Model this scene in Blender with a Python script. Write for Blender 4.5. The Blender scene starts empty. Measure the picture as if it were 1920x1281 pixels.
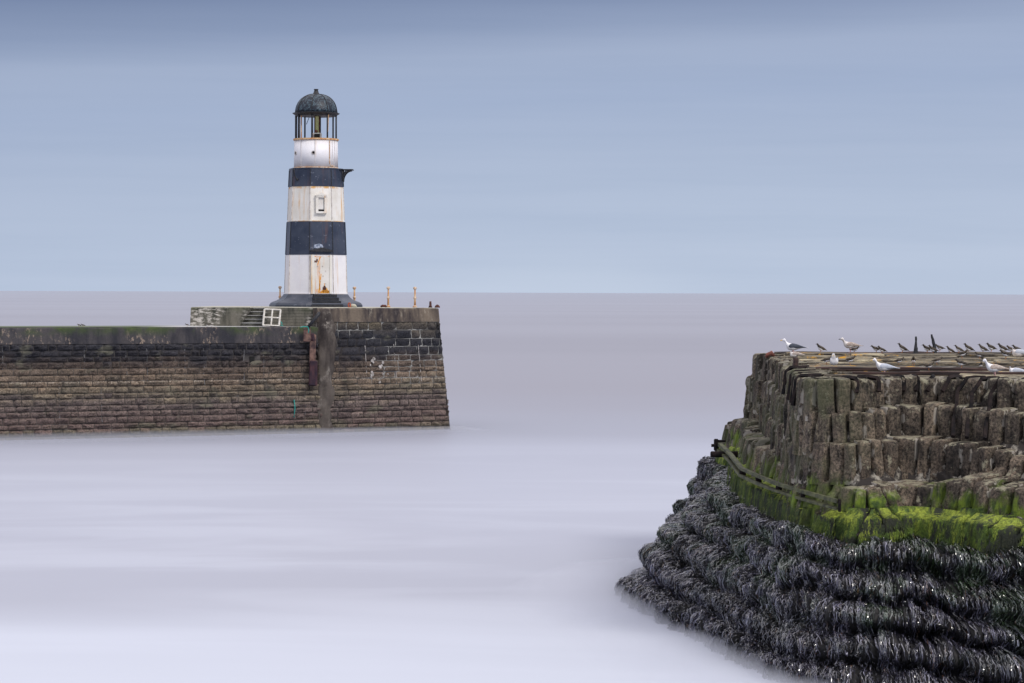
import bpy, bmesh, math, random
import numpy as np
from mathutils import Vector, Matrix, Euler

scene = bpy.context.scene
R = math.radians
rnd = random.Random(7)

# ------------------------------------------------------------------ camera
F_PX = 4500.0
cam_d = bpy.data.cameras.new('camera')
cam = bpy.data.objects.new('camera', cam_d)
scene.collection.objects.link(cam)
scene.camera = cam
cam_d.sensor_width = 36
cam_d.lens = F_PX / 1920 * 36
cam_d.clip_end = 80000
cam_d.clip_start = 0.5
EYE = 6.5
PITCH = math.atan(92 / F_PX)
ROLL = math.atan(7 / 1920)
cam.matrix_world = Matrix.Translation((0, 0, EYE)) @ Matrix.Rotation(R(90) - PITCH, 4, 'X') @ Matrix.Rotation(ROLL, 4, 'Z')
CR = cam.matrix_world.to_3x3()


def at(px, py, d):
    """world point seen at photo pixel (px,py), d metres in front"""
    v = CR @ Vector(((px - 960) / F_PX, -(py - 640.5) / F_PX, -1))
    v = v * (d / v.y)
    return Vector((v.x, d, EYE + v.z))


def onz(px, py, z):
    v = CR @ Vector(((px - 960) / F_PX, -(py - 640.5) / F_PX, -1))
    k = (z - EYE) / v.z
    return Vector((v.x * k, v.y * k, z))


# ------------------------------------------------------------------ world
SUN_EL, SUN_AZ = R(42), R(138)     # azimuth measured from +Y towards +X: behind, to the right
world = bpy.data.worlds.new("World")
scene.world = world
world.use_nodes = True
wn = world.node_tree
for n in list(wn.nodes):
    wn.nodes.remove(n)


class NT:
    """tiny wrapper for wiring shader nodes"""
    def __init__(self, tree):
        self.t = tree

    def n(self, kind, **kw):
        nd = self.t.nodes.new(kind)
        for k, v in kw.items():
            setattr(nd, k, v)
        return nd

    def link(self, a, b):
        self.t.links.new(a, b)

    def setin(self, nd, name, v):
        s = nd.inputs[name]
        if hasattr(v, 'is_linked') or isinstance(v, bpy.types.NodeSocket):
            self.link(v, s)
        else:
            s.default_value = v

    def math(self, op, a, b=0.0, c=None, clamp=False):
        nd = self.n('ShaderNodeMath', operation=op, use_clamp=clamp)
        self.setin(nd, 0, a)
        self.setin(nd, 1, b)
        if c is not None:
            self.setin(nd, 2, c)
        return nd.outputs[0]

    def mix(self, f, a, b, mode='MIX'):
        nd = self.n('ShaderNodeMix', data_type='RGBA', blend_type=mode)
        ins = [i for i in nd.inputs if i.type == 'RGBA']
        fi = nd.inputs[0]
        if isinstance(f, bpy.types.NodeSocket):
            self.link(f, fi)
        else:
            fi.default_value = f
        for s, v in zip(ins, (a, b)):
            if isinstance(v, bpy.types.NodeSocket):
                self.link(v, s)
            else:
                s.default_value = (*v, 1)[:4]
        return [o for o in nd.outputs if o.type == 'RGBA'][0]

    def ramp(self, f, stops, interp='LINEAR'):
        nd = self.n('ShaderNodeValToRGB')
        cr = nd.color_ramp
        cr.interpolation = interp
        while len(cr.elements) < len(stops):
            cr.elements.new(0.5)
        for e, (p, c) in zip(cr.elements, stops):
            e.position = p
            e.color = (c, c, c, 1) if not hasattr(c, '__len__') else (*c, 1)[:4]
        self.link(f, nd.inputs[0])
        return nd.outputs[0]

    def coord(self, kind='Object'):
        return self.n('ShaderNodeTexCoord').outputs[kind]

    def mapping(self, vec, scale=(1, 1, 1), loc=(0, 0, 0), rot=(0, 0, 0)):
        m = self.n('ShaderNodeMapping')
        m.inputs['Scale'].default_value = scale
        m.inputs['Location'].default_value = loc
        m.inputs['Rotation'].default_value = rot
        self.link(vec, m.inputs['Vector'])
        return m.outputs[0]

    def noise(self, vec, scale=5, detail=4, rough=.55, dist=0, out='Fac'):
        nd = self.n('ShaderNodeTexNoise')
        nd.inputs['Scale'].default_value = scale
        nd.inputs['Detail'].default_value = detail
        nd.inputs['Roughness'].default_value = rough
        nd.inputs['Distortion'].default_value = dist
        self.link(vec, nd.inputs['Vector'])
        return nd.outputs[out]

    def voronoi(self, vec, scale=5, feature='F1', out='Distance'):
        nd = self.n('ShaderNodeTexVoronoi', feature=feature)
        nd.inputs['Scale'].default_value = scale
        self.link(vec, nd.inputs['Vector'])
        return nd.outputs[out]

    def step(self, v, lo, hi):
        nd = self.n('ShaderNodeMapRange', interpolation_type='SMOOTHSTEP')
        self.setin(nd, 'Value', v)
        self.setin(nd, 'From Min', lo)
        self.setin(nd, 'From Max', hi)
        return nd.outputs[0]

    def sep(self, vec):
        nd = self.n('ShaderNodeSeparateXYZ')
        self.link(vec, nd.inputs[0])
        return nd.outputs


def srgb(r, g, b):
    return tuple(((c / 255) / 12.92 if c / 255 <= .04045 else ((c / 255 + .055) / 1.055) ** 2.4) for c in (r, g, b))


w = NT(wn)
dirv = w.coord('Generated')
sx = w.sep(dirv)
# long-exposure overcast: bands of cloud drawn out sideways
warp = w.noise(w.mapping(dirv, (2.2, 2.2, 10), (0.3, 0, 0)), 1.0, 3, .5)
zz = w.math('ADD', sx[2], w.math('MULTIPLY', w.math('SUBTRACT', warp, .5), .022))
zz = w.math('ADD', zz, w.math('MULTIPLY', sx[0], -.055))
EXP = 1.0
cloud = w.ramp(w.math('MULTIPLY', w.math('ADD', zz, .02), 4.0), [
    (0.00, srgb(196, 208, 228)), (0.08, srgb(192, 205, 227)), (0.17, srgb(184, 198, 222)), (0.29, srgb(176, 190, 216)),
    (0.40, srgb(166, 181, 210)), (0.475, srgb(164, 178, 206)), (0.53, srgb(144, 159, 190)), (0.60, srgb(120, 136, 170)),
    (0.68, srgb(140, 156, 190)), (1.0, srgb(190, 196, 214))])
fine = w.noise(w.mapping(dirv, (3, 3, 70), (1.1, 0, 0)), 1.0, 5, .6)
cloud = w.mix(w.step(fine, .35, .75), cloud, w.mix(1.0, cloud, (.93, .945, .96), 'MULTIPLY'))
gx = w.math('DIVIDE', w.math('SUBTRACT', sx[0], .018), .09)
gz = w.math('DIVIDE', sx[2], .020)
gl = w.math('SUBTRACT', 1.0, w.math('SQRT', w.math('ADD', w.math('MULTIPLY', gx, gx), w.math('MULTIPLY', gz, gz))), clamp=True)
cloud = w.mix(w.math('MULTIPLY', w.step(gl, 0, .8), .5), cloud, srgb(203, 215, 234))
# brighter cloud deck towards the zenith
up = w.step(sx[2], .2, .75)
cloud = w.mix(up, cloud, (1.40, 1.34, 1.42))
sky = w.n('ShaderNodeTexSky', sky_type='NISHITA')
sky.sun_disc = False
sky.sun_elevation = SUN_EL
sky.sun_rotation = SUN_AZ
bg1 = w.n('ShaderNodeBackground')
w.link(sky.outputs[0], bg1.inputs[0])
bg1.inputs[1].default_value = 0.06
bg2 = w.n('ShaderNodeBackground')
w.link(cloud, bg2.inputs[0])
bg2.inputs[1].default_value = 1.0
mx = w.n('ShaderNodeMixShader')
mx.inputs[0].default_value = 0.93
w.link(bg1.outputs[0], mx.inputs[1])
w.link(bg2.outputs[0], mx.inputs[2])
wo = w.n('ShaderNodeOutputWorld')
w.link(mx.outputs[0], wo.inputs[0])

# ------------------------------------------------------------------ sun (behind thin cloud)
sun_d = bpy.data.lights.new('sun', 'SUN')
sun_d.energy = 2.0
sun_d.angle = R(14)
sun_d.color = (1, .95, .88)
sun = bpy.data.objects.new('sun', sun_d)
scene.collection.objects.link(sun)
sd = Vector((math.sin(SUN_AZ) * math.cos(SUN_EL), math.cos(SUN_AZ) * math.cos(SUN_EL), math.sin(SUN_EL)))
sun.rotation_euler = sd.to_track_quat('Z', 'Y').to_euler()

vs = scene.view_settings
vs.view_transform = 'Standard'
vs.look = 'None'
vs.exposure = 0.0
vs.gamma = 1
vs.use_curve_mapping = False
scene.cycles.max_bounces = 6
scene.cycles.volume_bounces = 3
scene.cycles.transparent_max_bounces = 8

# ------------------------------------------------------------------ object helpers
COL = scene.collection


def tag(o, label=None, cat=None, group=None, kind=None):
    if label: o['label'] = label
    if cat: o['category'] = cat
    if group: o['group'] = group
    if kind: o['kind'] = kind
    return o


def empty(name, loc, rz=0.0):
    o = bpy.data.objects.new(name, None)
    o.empty_display_size = .3
    COL.objects.link(o)
    o.location = loc
    o.rotation_euler = (0, 0, rz)
    return o


def link_mesh(name, me, mats, parent=None, smooth=True):
    o = bpy.data.objects.new(name, me)
    COL.objects.link(o)
    for m in (mats if isinstance(mats, (list, tuple)) else [mats]):
        me.materials.append(m)
    if smooth:
        me.polygons.foreach_set('use_smooth', [True] * len(me.polygons))
    if parent is not None:
        o.parent = parent
        # geometry is given in world space: bring it into the parent's frame
        o.matrix_parent_inverse = world_matrix(parent).inverted()
    return o


def world_matrix(o):
    m = Matrix.LocRotScale(o.location, o.rotation_euler, o.scale)
    if o.parent is not None:
        m = world_matrix(o.parent) @ o.matrix_parent_inverse @ m
    return m


class MB:
    """collects pieces into one mesh (world-space coordinates)"""
    def __init__(self):
        self.v, self.f, self.tone = [], [], []

    def add(self, vs_, fs_, tone=0.5):
        b = len(self.v)
        self.v += [tuple(p) for p in vs_]
        self.f += [tuple(i + b for i in f) for f in fs_]
        self.tone += [tone] * len(vs_)

    def box(self, c, s, rot=None, tone=.5):
        c = Vector(c)
        pts = [Vector((x * s[0] / 2, y * s[1] / 2, z * s[2] / 2)) for x in (-1, 1) for y in (-1, 1) for z in (-1, 1)]
        if rot is not None:
            pts = [rot @ p for p in pts]
        self.add([c + p for p in pts], [(0, 1, 3, 2), (4, 6, 7, 5), (0, 4, 5, 1), (2, 3, 7, 6), (0, 2, 6, 4), (1, 5, 7, 3)], tone)

    def rbox(self, c, s, rot=None, b=.02, tone=.5, jit=0.0):
        """bevelled box"""
        bm = bmesh.new()
        bmesh.ops.create_cube(bm, size=1)
        for v in bm.verts:
            v.co = Vector((v.co.x * s[0], v.co.y * s[1], v.co.z * s[2]))
        bmesh.ops.bevel(bm, geom=bm.edges[:], offset=b, segments=1, profile=.5, affect='EDGES')
        bm.verts.index_update()
        c = Vector(c)
        pts = []
        for v in bm.verts:
            p = v.co.copy()
            if jit:
                p += Vector((rnd.uniform(-jit, jit), rnd.uniform(-jit, jit), rnd.uniform(-jit, jit)))
            pts.append(c + (rot @ p if rot is not None else p))
        self.add(pts, [[v.index for v in f.verts] for f in bm.faces], tone)
        bm.free()

    def tube(self, pts, radii, n=8, cap=True, tone=.5, flat=1.0):
        pts = [Vector(p) for p in pts]
        if not hasattr(radii, '__len__'):
            radii = [radii] * len(pts)
        vs_, fs_ = [], []
        ref = None
        for i, p in enumerate(pts):
            d = (pts[min(i + 1, len(pts) - 1)] - pts[max(i - 1, 0)])
            if d.length < 1e-9: d = Vector((0, 0, 1))
            d.normalize()
            if ref is None:
                ref = Vector((1, 0, 0)) if abs(d.x) < .8 else Vector((0, 1, 0))
            a = (ref - d * ref.dot(d)).normalized()
            ref = a
            b = d.cross(a)
            for k in range(n):
                t = 2 * math.pi * k / n
                vs_.append(p + (a * math.cos(t) + b * math.sin(t) * flat) * radii[i])
        for i in range(len(pts) - 1):
            for k in range(n):
                fs_.append((i * n + k, i * n + (k + 1) % n, (i + 1) * n + (k + 1) % n, (i + 1) * n + k))
        if cap:
            fs_.append(tuple(range(n))[::-1])
            fs_.append(tuple((len(pts) - 1) * n + k for k in range(n)))
        self.add(vs_, fs_, tone)

    def prism(self, poly, z0, z1, tone=.5):
        n = len(poly)
        z0s = z0 if hasattr(z0, '__len__') else [z0] * n
        z1s = z1 if hasattr(z1, '__len__') else [z1] * n
        vs_ = [(p[0], p[1], z) for p, z in zip(poly, z0s)] + [(p[0], p[1], z) for p, z in zip(poly, z1s)]
        fs_ = [tuple(range(n))[::-1], tuple(range(n, 2 * n))] + [(i, (i + 1) % n, n + (i + 1) % n, n + i) for i in range(n)]
        self.add(vs_, fs_, tone)

    def build(self, name, mat, parent=None, smooth=False, tone=True):
        me = bpy.data.meshes.new(name)
        me.from_pydata(self.v, [], self.f)
        if tone:
            a = me.attributes.new('tone', 'FLOAT', 'POINT')
            a.data.foreach_set('value', self.tone)
        me.update()
        bm = bmesh.new(); bm.from_mesh(me)
        bmesh.ops.recalc_face_normals(bm, faces=bm.faces[:])
        bm.to_mesh(me); bm.free()
        return link_mesh(name, me, mat, parent, smooth)


def np_mesh(name, verts, faces, mats, parent=None, smooth=True, attrs=None):
    me = bpy.data.meshes.new(name)
    verts = np.asarray(verts, dtype=np.float32)
    faces = np.asarray(faces, dtype=np.int32)
    me.vertices.add(len(verts))
    me.vertices.foreach_set('co', verts.ravel())
    k = faces.shape[1]
    me.loops.add(faces.size)
    me.loops.foreach_set('vertex_index', faces.ravel())
    me.polygons.add(len(faces))
    me.polygons.foreach_set('loop_start', np.arange(0, faces.size, k, dtype=np.int32))
    me.update(calc_edges=True)
    for nm, vals in (attrs or {}).items():
        a = me.attributes.new(nm, 'FLOAT', 'POINT')
        a.data.foreach_set('value', np.asarray(vals, dtype=np.float32))
    return link_mesh(name, me, mats, parent, smooth)


# ---- numpy value noise
def _h(ix, iy, iz):
    n = (ix * 374761393 + iy * 668265263 + iz * 2147483647 + 1013904223) & 0xffffffff
    n = ((n ^ (n >> 13)) * 1274126177) & 0xffffffff
    n = ((n ^ (n >> 16)) * 2246822519) & 0xffffffff
    return ((n ^ (n >> 15)) & 0xffff) / 65535.0


def vnoise(p):
    p = np.asarray(p, dtype=np.float64)
    i = np.floor(p).astype(np.int64)
    f = p - i
    f = f * f * (3 - 2 * f)
    r = 0
    for dx in (0, 1):
        for dy in (0, 1):
            for dz in (0, 1):
                wgt = (f[..., 0] if dx else 1 - f[..., 0]) * (f[..., 1] if dy else 1 - f[..., 1]) * (f[..., 2] if dz else 1 - f[..., 2])
                r = r + wgt * _h(i[..., 0] + dx, i[..., 1] + dy, i[..., 2] + dz)
    return r * 2 - 1


def fbm(p, o=4):
    p = np.asarray(p, dtype=np.float64)
    r, a = 0, 1.0
    for k in range(o):
        r = r + a * vnoise(p * (2 ** k) + 17.3 * k)
        a *= .5
    return r


def interp_curve(ctrl, n_per=24):
    """Catmull-Rom through control points; returns dense array"""
    c = np.array(ctrl, dtype=float)
    c = np.vstack([2 * c[0] - c[1], c, 2 * c[-1] - c[-2]])
    out = []
    for i in range(1, len(c) - 2):
        t = np.linspace(0, 1, n_per, endpoint=False)[:, None]
        p0, p1, p2, p3 = c[i - 1], c[i], c[i + 1], c[i + 2]
        out.append(.5 * ((2 * p1) + (-p0 + p2) * t + (2 * p0 - 5 * p1 + 4 * p2 - p3) * t ** 2 + (-p0 + 3 * p1 - 3 * p2 + p3) * t ** 3))
    out.append(c[-2][None])
    return np.vstack(out)


# ------------------------------------------------------------------ material helpers
def new_mat(name):
    m = bpy.data.materials.new(name)
    m.use_nodes = True
    for n in list(m.node_tree.nodes):
        m.node_tree.nodes.remove(n)
    t = NT(m.node_tree)
    p = t.n('ShaderNodeBsdfPrincipled')
    o = t.n('ShaderNodeOutputMaterial')
    t.link(p.outputs[0], o.inputs[0])
    return m, t, p


def setp(t, p, color=None, rough=None, spec=None, bump=None, bstr=.4, bdist=.02, metal=None):
    if color is not None:
        if isinstance(color, bpy.types.NodeSocket): t.link(color, p.inputs['Base Color'])
        else: p.inputs['Base Color'].default_value = (*color, 1)[:4]
    if rough is not None: t.setin(p, 'Roughness', rough)
    if spec is not None: p.inputs['Specular IOR Level'].default_value = spec
    if metal is not None: p.inputs['Metallic'].default_value = metal
    if bump is not None:
        b = t.n('ShaderNodeBump')
        b.inputs['Strength'].default_value = bstr
        b.inputs['Distance'].default_value = bdist
        t.link(bump, b.inputs['Height'])
        t.link(b.outputs[0], p.inputs['Normal'])


def attr(t, name):
    a = t.n('ShaderNodeAttribute', attribute_name=name)
    return a.outputs['Fac']


def simple_mat(name, c1, c2, scale=8, rough=.7, spec=.3, stretch=(1, 1, 1), bstr=.3, bdist=.01, detail=5, lo=.35, hi=.65):
    m, t, p = new_mat(name)
    v = t.mapping(t.n('ShaderNodeNewGeometry').outputs['Position'], stretch)
    n = t.noise(v, scale, detail, .6)
    setp(t, p, t.mix(t.step(n, lo, hi), c1, c2), rough, spec, n, bstr, bdist)
    return m


def geo_pos(t):
    return t.n('ShaderNodeNewGeometry').outputs['Position']


# ---- water
M_water, t, p = new_mat('long_exposure_sea')
pos = geo_pos(t)
s = t.sep(pos)
big = t.noise(t.mapping(pos, (.010, .035, 1)), 1.0, 4, .5)
band = t.noise(t.mapping(pos, (.0015, .009, 1), (3, 1.7, 0)), 1.0, 3, .5)
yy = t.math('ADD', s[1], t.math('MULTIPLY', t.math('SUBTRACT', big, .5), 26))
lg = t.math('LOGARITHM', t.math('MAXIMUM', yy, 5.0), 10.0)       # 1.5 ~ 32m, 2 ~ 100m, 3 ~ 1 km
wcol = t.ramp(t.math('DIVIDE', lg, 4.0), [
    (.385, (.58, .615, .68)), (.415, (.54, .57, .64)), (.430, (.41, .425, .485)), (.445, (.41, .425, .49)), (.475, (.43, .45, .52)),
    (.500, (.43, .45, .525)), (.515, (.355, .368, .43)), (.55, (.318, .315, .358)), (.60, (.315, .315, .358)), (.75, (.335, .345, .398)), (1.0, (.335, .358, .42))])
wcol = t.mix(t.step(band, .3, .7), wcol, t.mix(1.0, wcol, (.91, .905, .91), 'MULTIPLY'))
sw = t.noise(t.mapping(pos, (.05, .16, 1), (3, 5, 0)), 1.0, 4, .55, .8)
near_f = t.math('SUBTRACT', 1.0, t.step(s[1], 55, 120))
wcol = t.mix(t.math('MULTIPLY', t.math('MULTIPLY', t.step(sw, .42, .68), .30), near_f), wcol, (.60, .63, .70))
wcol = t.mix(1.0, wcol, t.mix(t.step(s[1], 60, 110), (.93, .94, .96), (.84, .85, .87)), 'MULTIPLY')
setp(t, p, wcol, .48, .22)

# ---- far pier masonry
def far_stone():
    m, t, p = new_mat('weathered_ashlar')
    pos = geo_pos(t)
    s = t.sep(pos)
    tone = attr(t, 'tone')
    n1 = t.noise(t.mapping(pos, (.35, .35, .8)), 1.0, 4, .6)
    zz = t.math('ADD', s[2], t.math('MULTIPLY', t.math('SUBTRACT', n1, .5), 1.7))
    zz = t.math('ADD', zz, t.math('MULTIPLY', t.math('SUBTRACT', tone, .5), .5))
    hue = t.ramp(t.math('DIVIDE', zz, 6.0), [
        (.03, (.155, .14, .105)), (.10, (.13, .098, .092)), (.24, (.130, .108, .102)), (.32, (.160, .140, .108)), (.40, (.180, .145, .110)),
        (.47, (.150, .120, .095)), (.53, (.085, .068, .060)), (.60, (.030, .030, .037)), (.74, (.026, .028, .037)), (.82, (.06, .055, .05)), (.9, (.09, .08, .06))])
    tint = t.mix(tone, (.80, .80, .82), (1.35, 1.30, 1.25))
    c = t.mix(1.0, hue, tint, 'MULTIPLY')
    g = t.noise(pos, 14, 5, .7)
    c = t.mix(1.0, c, t.mix(t.step(g, .3, .72), (.35, .35, .36), (1.7, 1.65, 1.6)), 'MULTIPLY')
    drip = t.noise(t.mapping(pos, (1.5, 1.5, .12), (2, 7, 0)), 1.0, 4, .65)
    c = t.mix(t.math('MULTIPLY', t.step(drip, .52, .72), .55), c, (.035, .032, .036))
    salt = t.math('SUBTRACT', 1.0, t.step(t.math('ABSOLUTE', t.math('SUBTRACT', s[2], t.math('ADD', 2.42, t.math('MULTIPLY', n1, .12)))), .02, .09))
    c = t.mix(t.math('MULTIPLY', salt, t.math('MULTIPLY', t.step(g, .48, .6), .75)), c, (.42, .38, .33))
    pat = t.noise(t.mapping(pos, (.9, .9, 1.4), (5, 2, 1)), 1.0, 3, .5)
    c = t.mix(t.math('MULTIPLY', t.step(pat, .6, .72), .55), c, (.17, .165, .12))
    setp(t, p, c, .82, .25, g, .9, .05)
    return m
M_far_stone = far_stone()

m, t, p = new_mat('pale_lime_mortar')
pos = geo_pos(t)
n = t.noise(t.mapping(pos, (.5, .5, 1.0), (2, 0, 4)), 1.0, 3, .6)
zm = t.math('MULTIPLY', t.step(t.sep(pos)[2], 2.0, 2.6), t.step(n, .42, .6))
setp(t, p, t.mix(zm, (.035, .031, .030), (.30, .30, .29)), .9, .2)
M_mortar = m
M_mortar_dark = simple_mat('dark_joint', (.03, .027, .028), (.10, .09, .085), 1.5)


def concrete(name, base, dark, flake, green=0.0, z_green=4.8, fl=(.60, .68), vs_=(1, 1, .35)):
    m, t, p = new_mat(name)
    pos = geo_pos(t)
    s = t.sep(pos)
    st = t.noise(t.mapping(pos, (1.6, 1.6, .35)), 1.0, 5, .65)
    c = t.mix(t.step(st, .36, .62), dark, base)
    f = t.noise(t.mapping(pos, vs_), 5.0, 6, .7)
    f2 = t.noise(pos, .6, 2, .5)
    msk = t.math('MULTIPLY', t.step(f, *fl), t.step(f2, .42, .58))
    c = t.mix(msk, c, flake)
    if green:
        gm = t.math('MULTIPLY', t.step(s[2], z_green - .35, z_green + .15), t.step(t.noise(pos, .9, 3, .6), .42, .62))
        c = t.mix(t.math('MULTIPLY', gm, green), c, (.05, .075, .022))
    g = t.noise(pos, 9, 6, .7)
    c = t.mix(1.0, c, t.mix(g, (.6, .6, .6), (1.35, 1.35, 1.35)), 'MULTIPLY')
    setp(t, p, c, .85, .25, g, .6, .03)
    return m


M_coping = concrete('dark_wet_coping', (.060, .055, .058), (.026, .026, .033), (.24, .19, .15), .9, 4.75, fl=(.53, .60), vs_=(1.4, 1.4, .7))
M_coping_head = concrete('rust_stained_coping', (.15, .12, .092), (.034, .028, .030), (.33, .29, .23), 0, vs_=(1, 1, .3), fl=(.55, .75))
M_block = concrete('pale_flaking_concrete', (.15, .14, .115), (.038, .040, .032), (.50, .47, .43), .5, 5.75, fl=(.46, .60), vs_=(.6, .6, 1.6))
M_butt = concrete('grey_patch_concrete', (.092, .078, .068), (.034, .028, .027), (.20, .18, .16), 0, fl=(.52, .64), vs_=(.8, .8, .6))
M_deck_top = simple_mat('sandy_deck_top', (.33, .32, .27), (.46, .44, .36), 2.0)
m, t, p = new_mat('wet_walkway')
pos = geo_pos(t)
n = t.noise(pos, 1.0, 4, .6)
xx = t.step(t.math('ADD', t.sep(pos)[0], t.math('MULTIPLY', n, 2.0)), -16.0, -14.0)
setp(t, p, t.mix(xx, t.mix(n, (.04, .07, .02), (.13, .14, .08)), (.42, .42, .42)), .6, .3)
M_walk_top = m
M_step_dark = simple_mat('dark_stair', (.035, .035, .03), (.13, .13, .11), 3)

# ---- lighthouse paint
BASE_LH = None


def painted(name, base, base2, rust_amt, seam_z=(), rustc=(.60, .33, .10), rough=.45, wear=0.0):
    m, t, p = new_mat(name)
    pos = geo_pos(t)
    s = t.sep(pos)
    big = t.noise(pos, 1.3, 3, .6)
    c = t.mix(t.step(big, .3, .7), base, base2)
    streak = t.noise(t.mapping(pos, (5.0, 5.0, .22)), 1.0, 5, .7)
    spot = t.noise(t.mapping(pos, (1, 1, .4), (3, 3, 3)), 1.7, 3, .5)
    m1 = t.math('MULTIPLY', t.step(streak, .51, .70), t.step(spot, .38, .60))
    brk = t.step(t.noise(t.mapping(pos, (2.2, 2.2, 1), (8, 1, 2)), 1.0, 4, .7), .42, .60)
    for z, wd in seam_z:
        d = t.math('ABSOLUTE', t.math('SUBTRACT', s[2], z))
        jag = t.math('MULTIPLY', t.noise(t.mapping(pos, (4, 4, 2)), 1.0, 4, .7), wd * 2)
        m1 = t.math('MAXIMUM', m1, t.math('MULTIPLY', brk, t.math('SUBTRACT', 1.0, t.step(d, t.math('MULTIPLY', jag, .4), jag))))
    c = t.mix(t.math('MULTIPLY', m1, rust_amt, clamp=True), c, rustc)
    worn = t.math('MULTIPLY', t.step(t.noise(pos, 5.5, 5, .7), .60, .68), wear)
    c = t.mix(worn, c, (.22, .24, .29))
    fine = t.noise(pos, 22, 4, .6)
    c = t.mix(1.0, c, t.mix(fine, (.88, .88, .88), (1.08, 1.08, 1.08)), 'MULTIPLY')
    setp(t, p, c, rough, .35, t.math('ADD', fine, t.math('MULTIPLY', big, 2)), .12, .02)
    return m


Z0 = 5.75


def zl(y):   # height of a lighthouse level from its photo row
    return Z0 + (576 - y) / 38.46


M_white_low = painted('white_paint_lower', (.72, .71, .74), (.78, .77, .78), .55, [(zl(552), .03)])
M_white_mid = painted('white_paint_rusting', (.74, .72, .68), (.64, .61, .55), .95, [(zl(352), .13), (zl(417), .06)])
M_white_top = painted('white_paint_lantern', (.72, .71, .74), (.77, .76, .78), .5, [(zl(316), .07)])
M_navy = painted('navy_paint', (.020, .029, .054), (.042, .053, .082), .6, [], (.16, .07, .05), .4, .45)
M_navy_lo = painted('navy_paint_skirt', (.025, .035, .055), (.055, .062, .085), .15, [], (.3, .3, .33), .4, .3)
M_door = painted('rust_streaked_door', (.70, .68, .66), (.60, .58, .54), 1.0, [(zl(551), .30), (zl(481), .06)], (.62, .24, .03))
M_rust = simple_mat('orange_rust', (.62, .52, .42), (.42, .22, .10), 7, .8)
M_rustdark = simple_mat('dark_rust', (.13, .045, .03), (.035, .016, .014), 9, .8)
M_rust_pale = simple_mat('peeling_cream_rust', (.60, .42, .24), (.42, .19, .07), 6, .8, stretch=(1, 1, .5))
M_black = simple_mat('black_iron', (.012, .014, .018), (.035, .035, .04), 14, .5)
M_seam = simple_mat('seam', (.40, .36, .33), (.60, .57, .55), 6)
M_glass_y = simple_mat('yellow_green_lens', (.50, .52, .20), (.62, .62, .30), 5, .3)
M_whiteframe = simple_mat('white_frame_paint', (.62, .61, .58), (.46, .43, .37), 10, .5)
M_flake = simple_mat('chalky_flakes', (.20, .185, .175), (.46, .43, .41), 4)
M_joint = simple_mat('grey_pointing', (.09, .09, .095), (.25, .25, .26), 3)
M_grey = simple_mat('grey_steel', (.30, .30, .31), (.42, .42, .42), 8, .5)
M_dark_hole = simple_mat('dark_opening', (.006, .006, .006), (.012, .012, .012), 8, .9)
M_teal = simple_mat('teal_rope', (.02, .22, .20), (.05, .30, .26), 20, .8)
M_pink = simple_mat('weathered_timber_pink', (.20, .12, .095), (.05, .03, .032), 4, .8)
M_maroon = simple_mat('maroon_timber', (.070, .030, .035), (.022, .012, .022), 5, .7, stretch=(1, 1, .5))

m, t, p = new_mat('verdigris_dome')
pos = geo_pos(t)
n = t.noise(t.mapping(pos, (1, 1, .8)), 3.4, 4, .65, .6)
r = t.math('ABSOLUTE', t.math('SUBTRACT', n, .5))
c = t.mix(t.step(r, .0, .032), (.085, .135, .165), (.006, .011, .022))
n2 = t.noise(pos, 2.0, 4, .6)
c = t.mix(t.math('MULTIPLY', t.step(n2, .52, .72), .6), c, (.016, .032, .045))
setp(t, p, c, .5, .4, n, .2, .02)
M_dome = m

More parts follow.
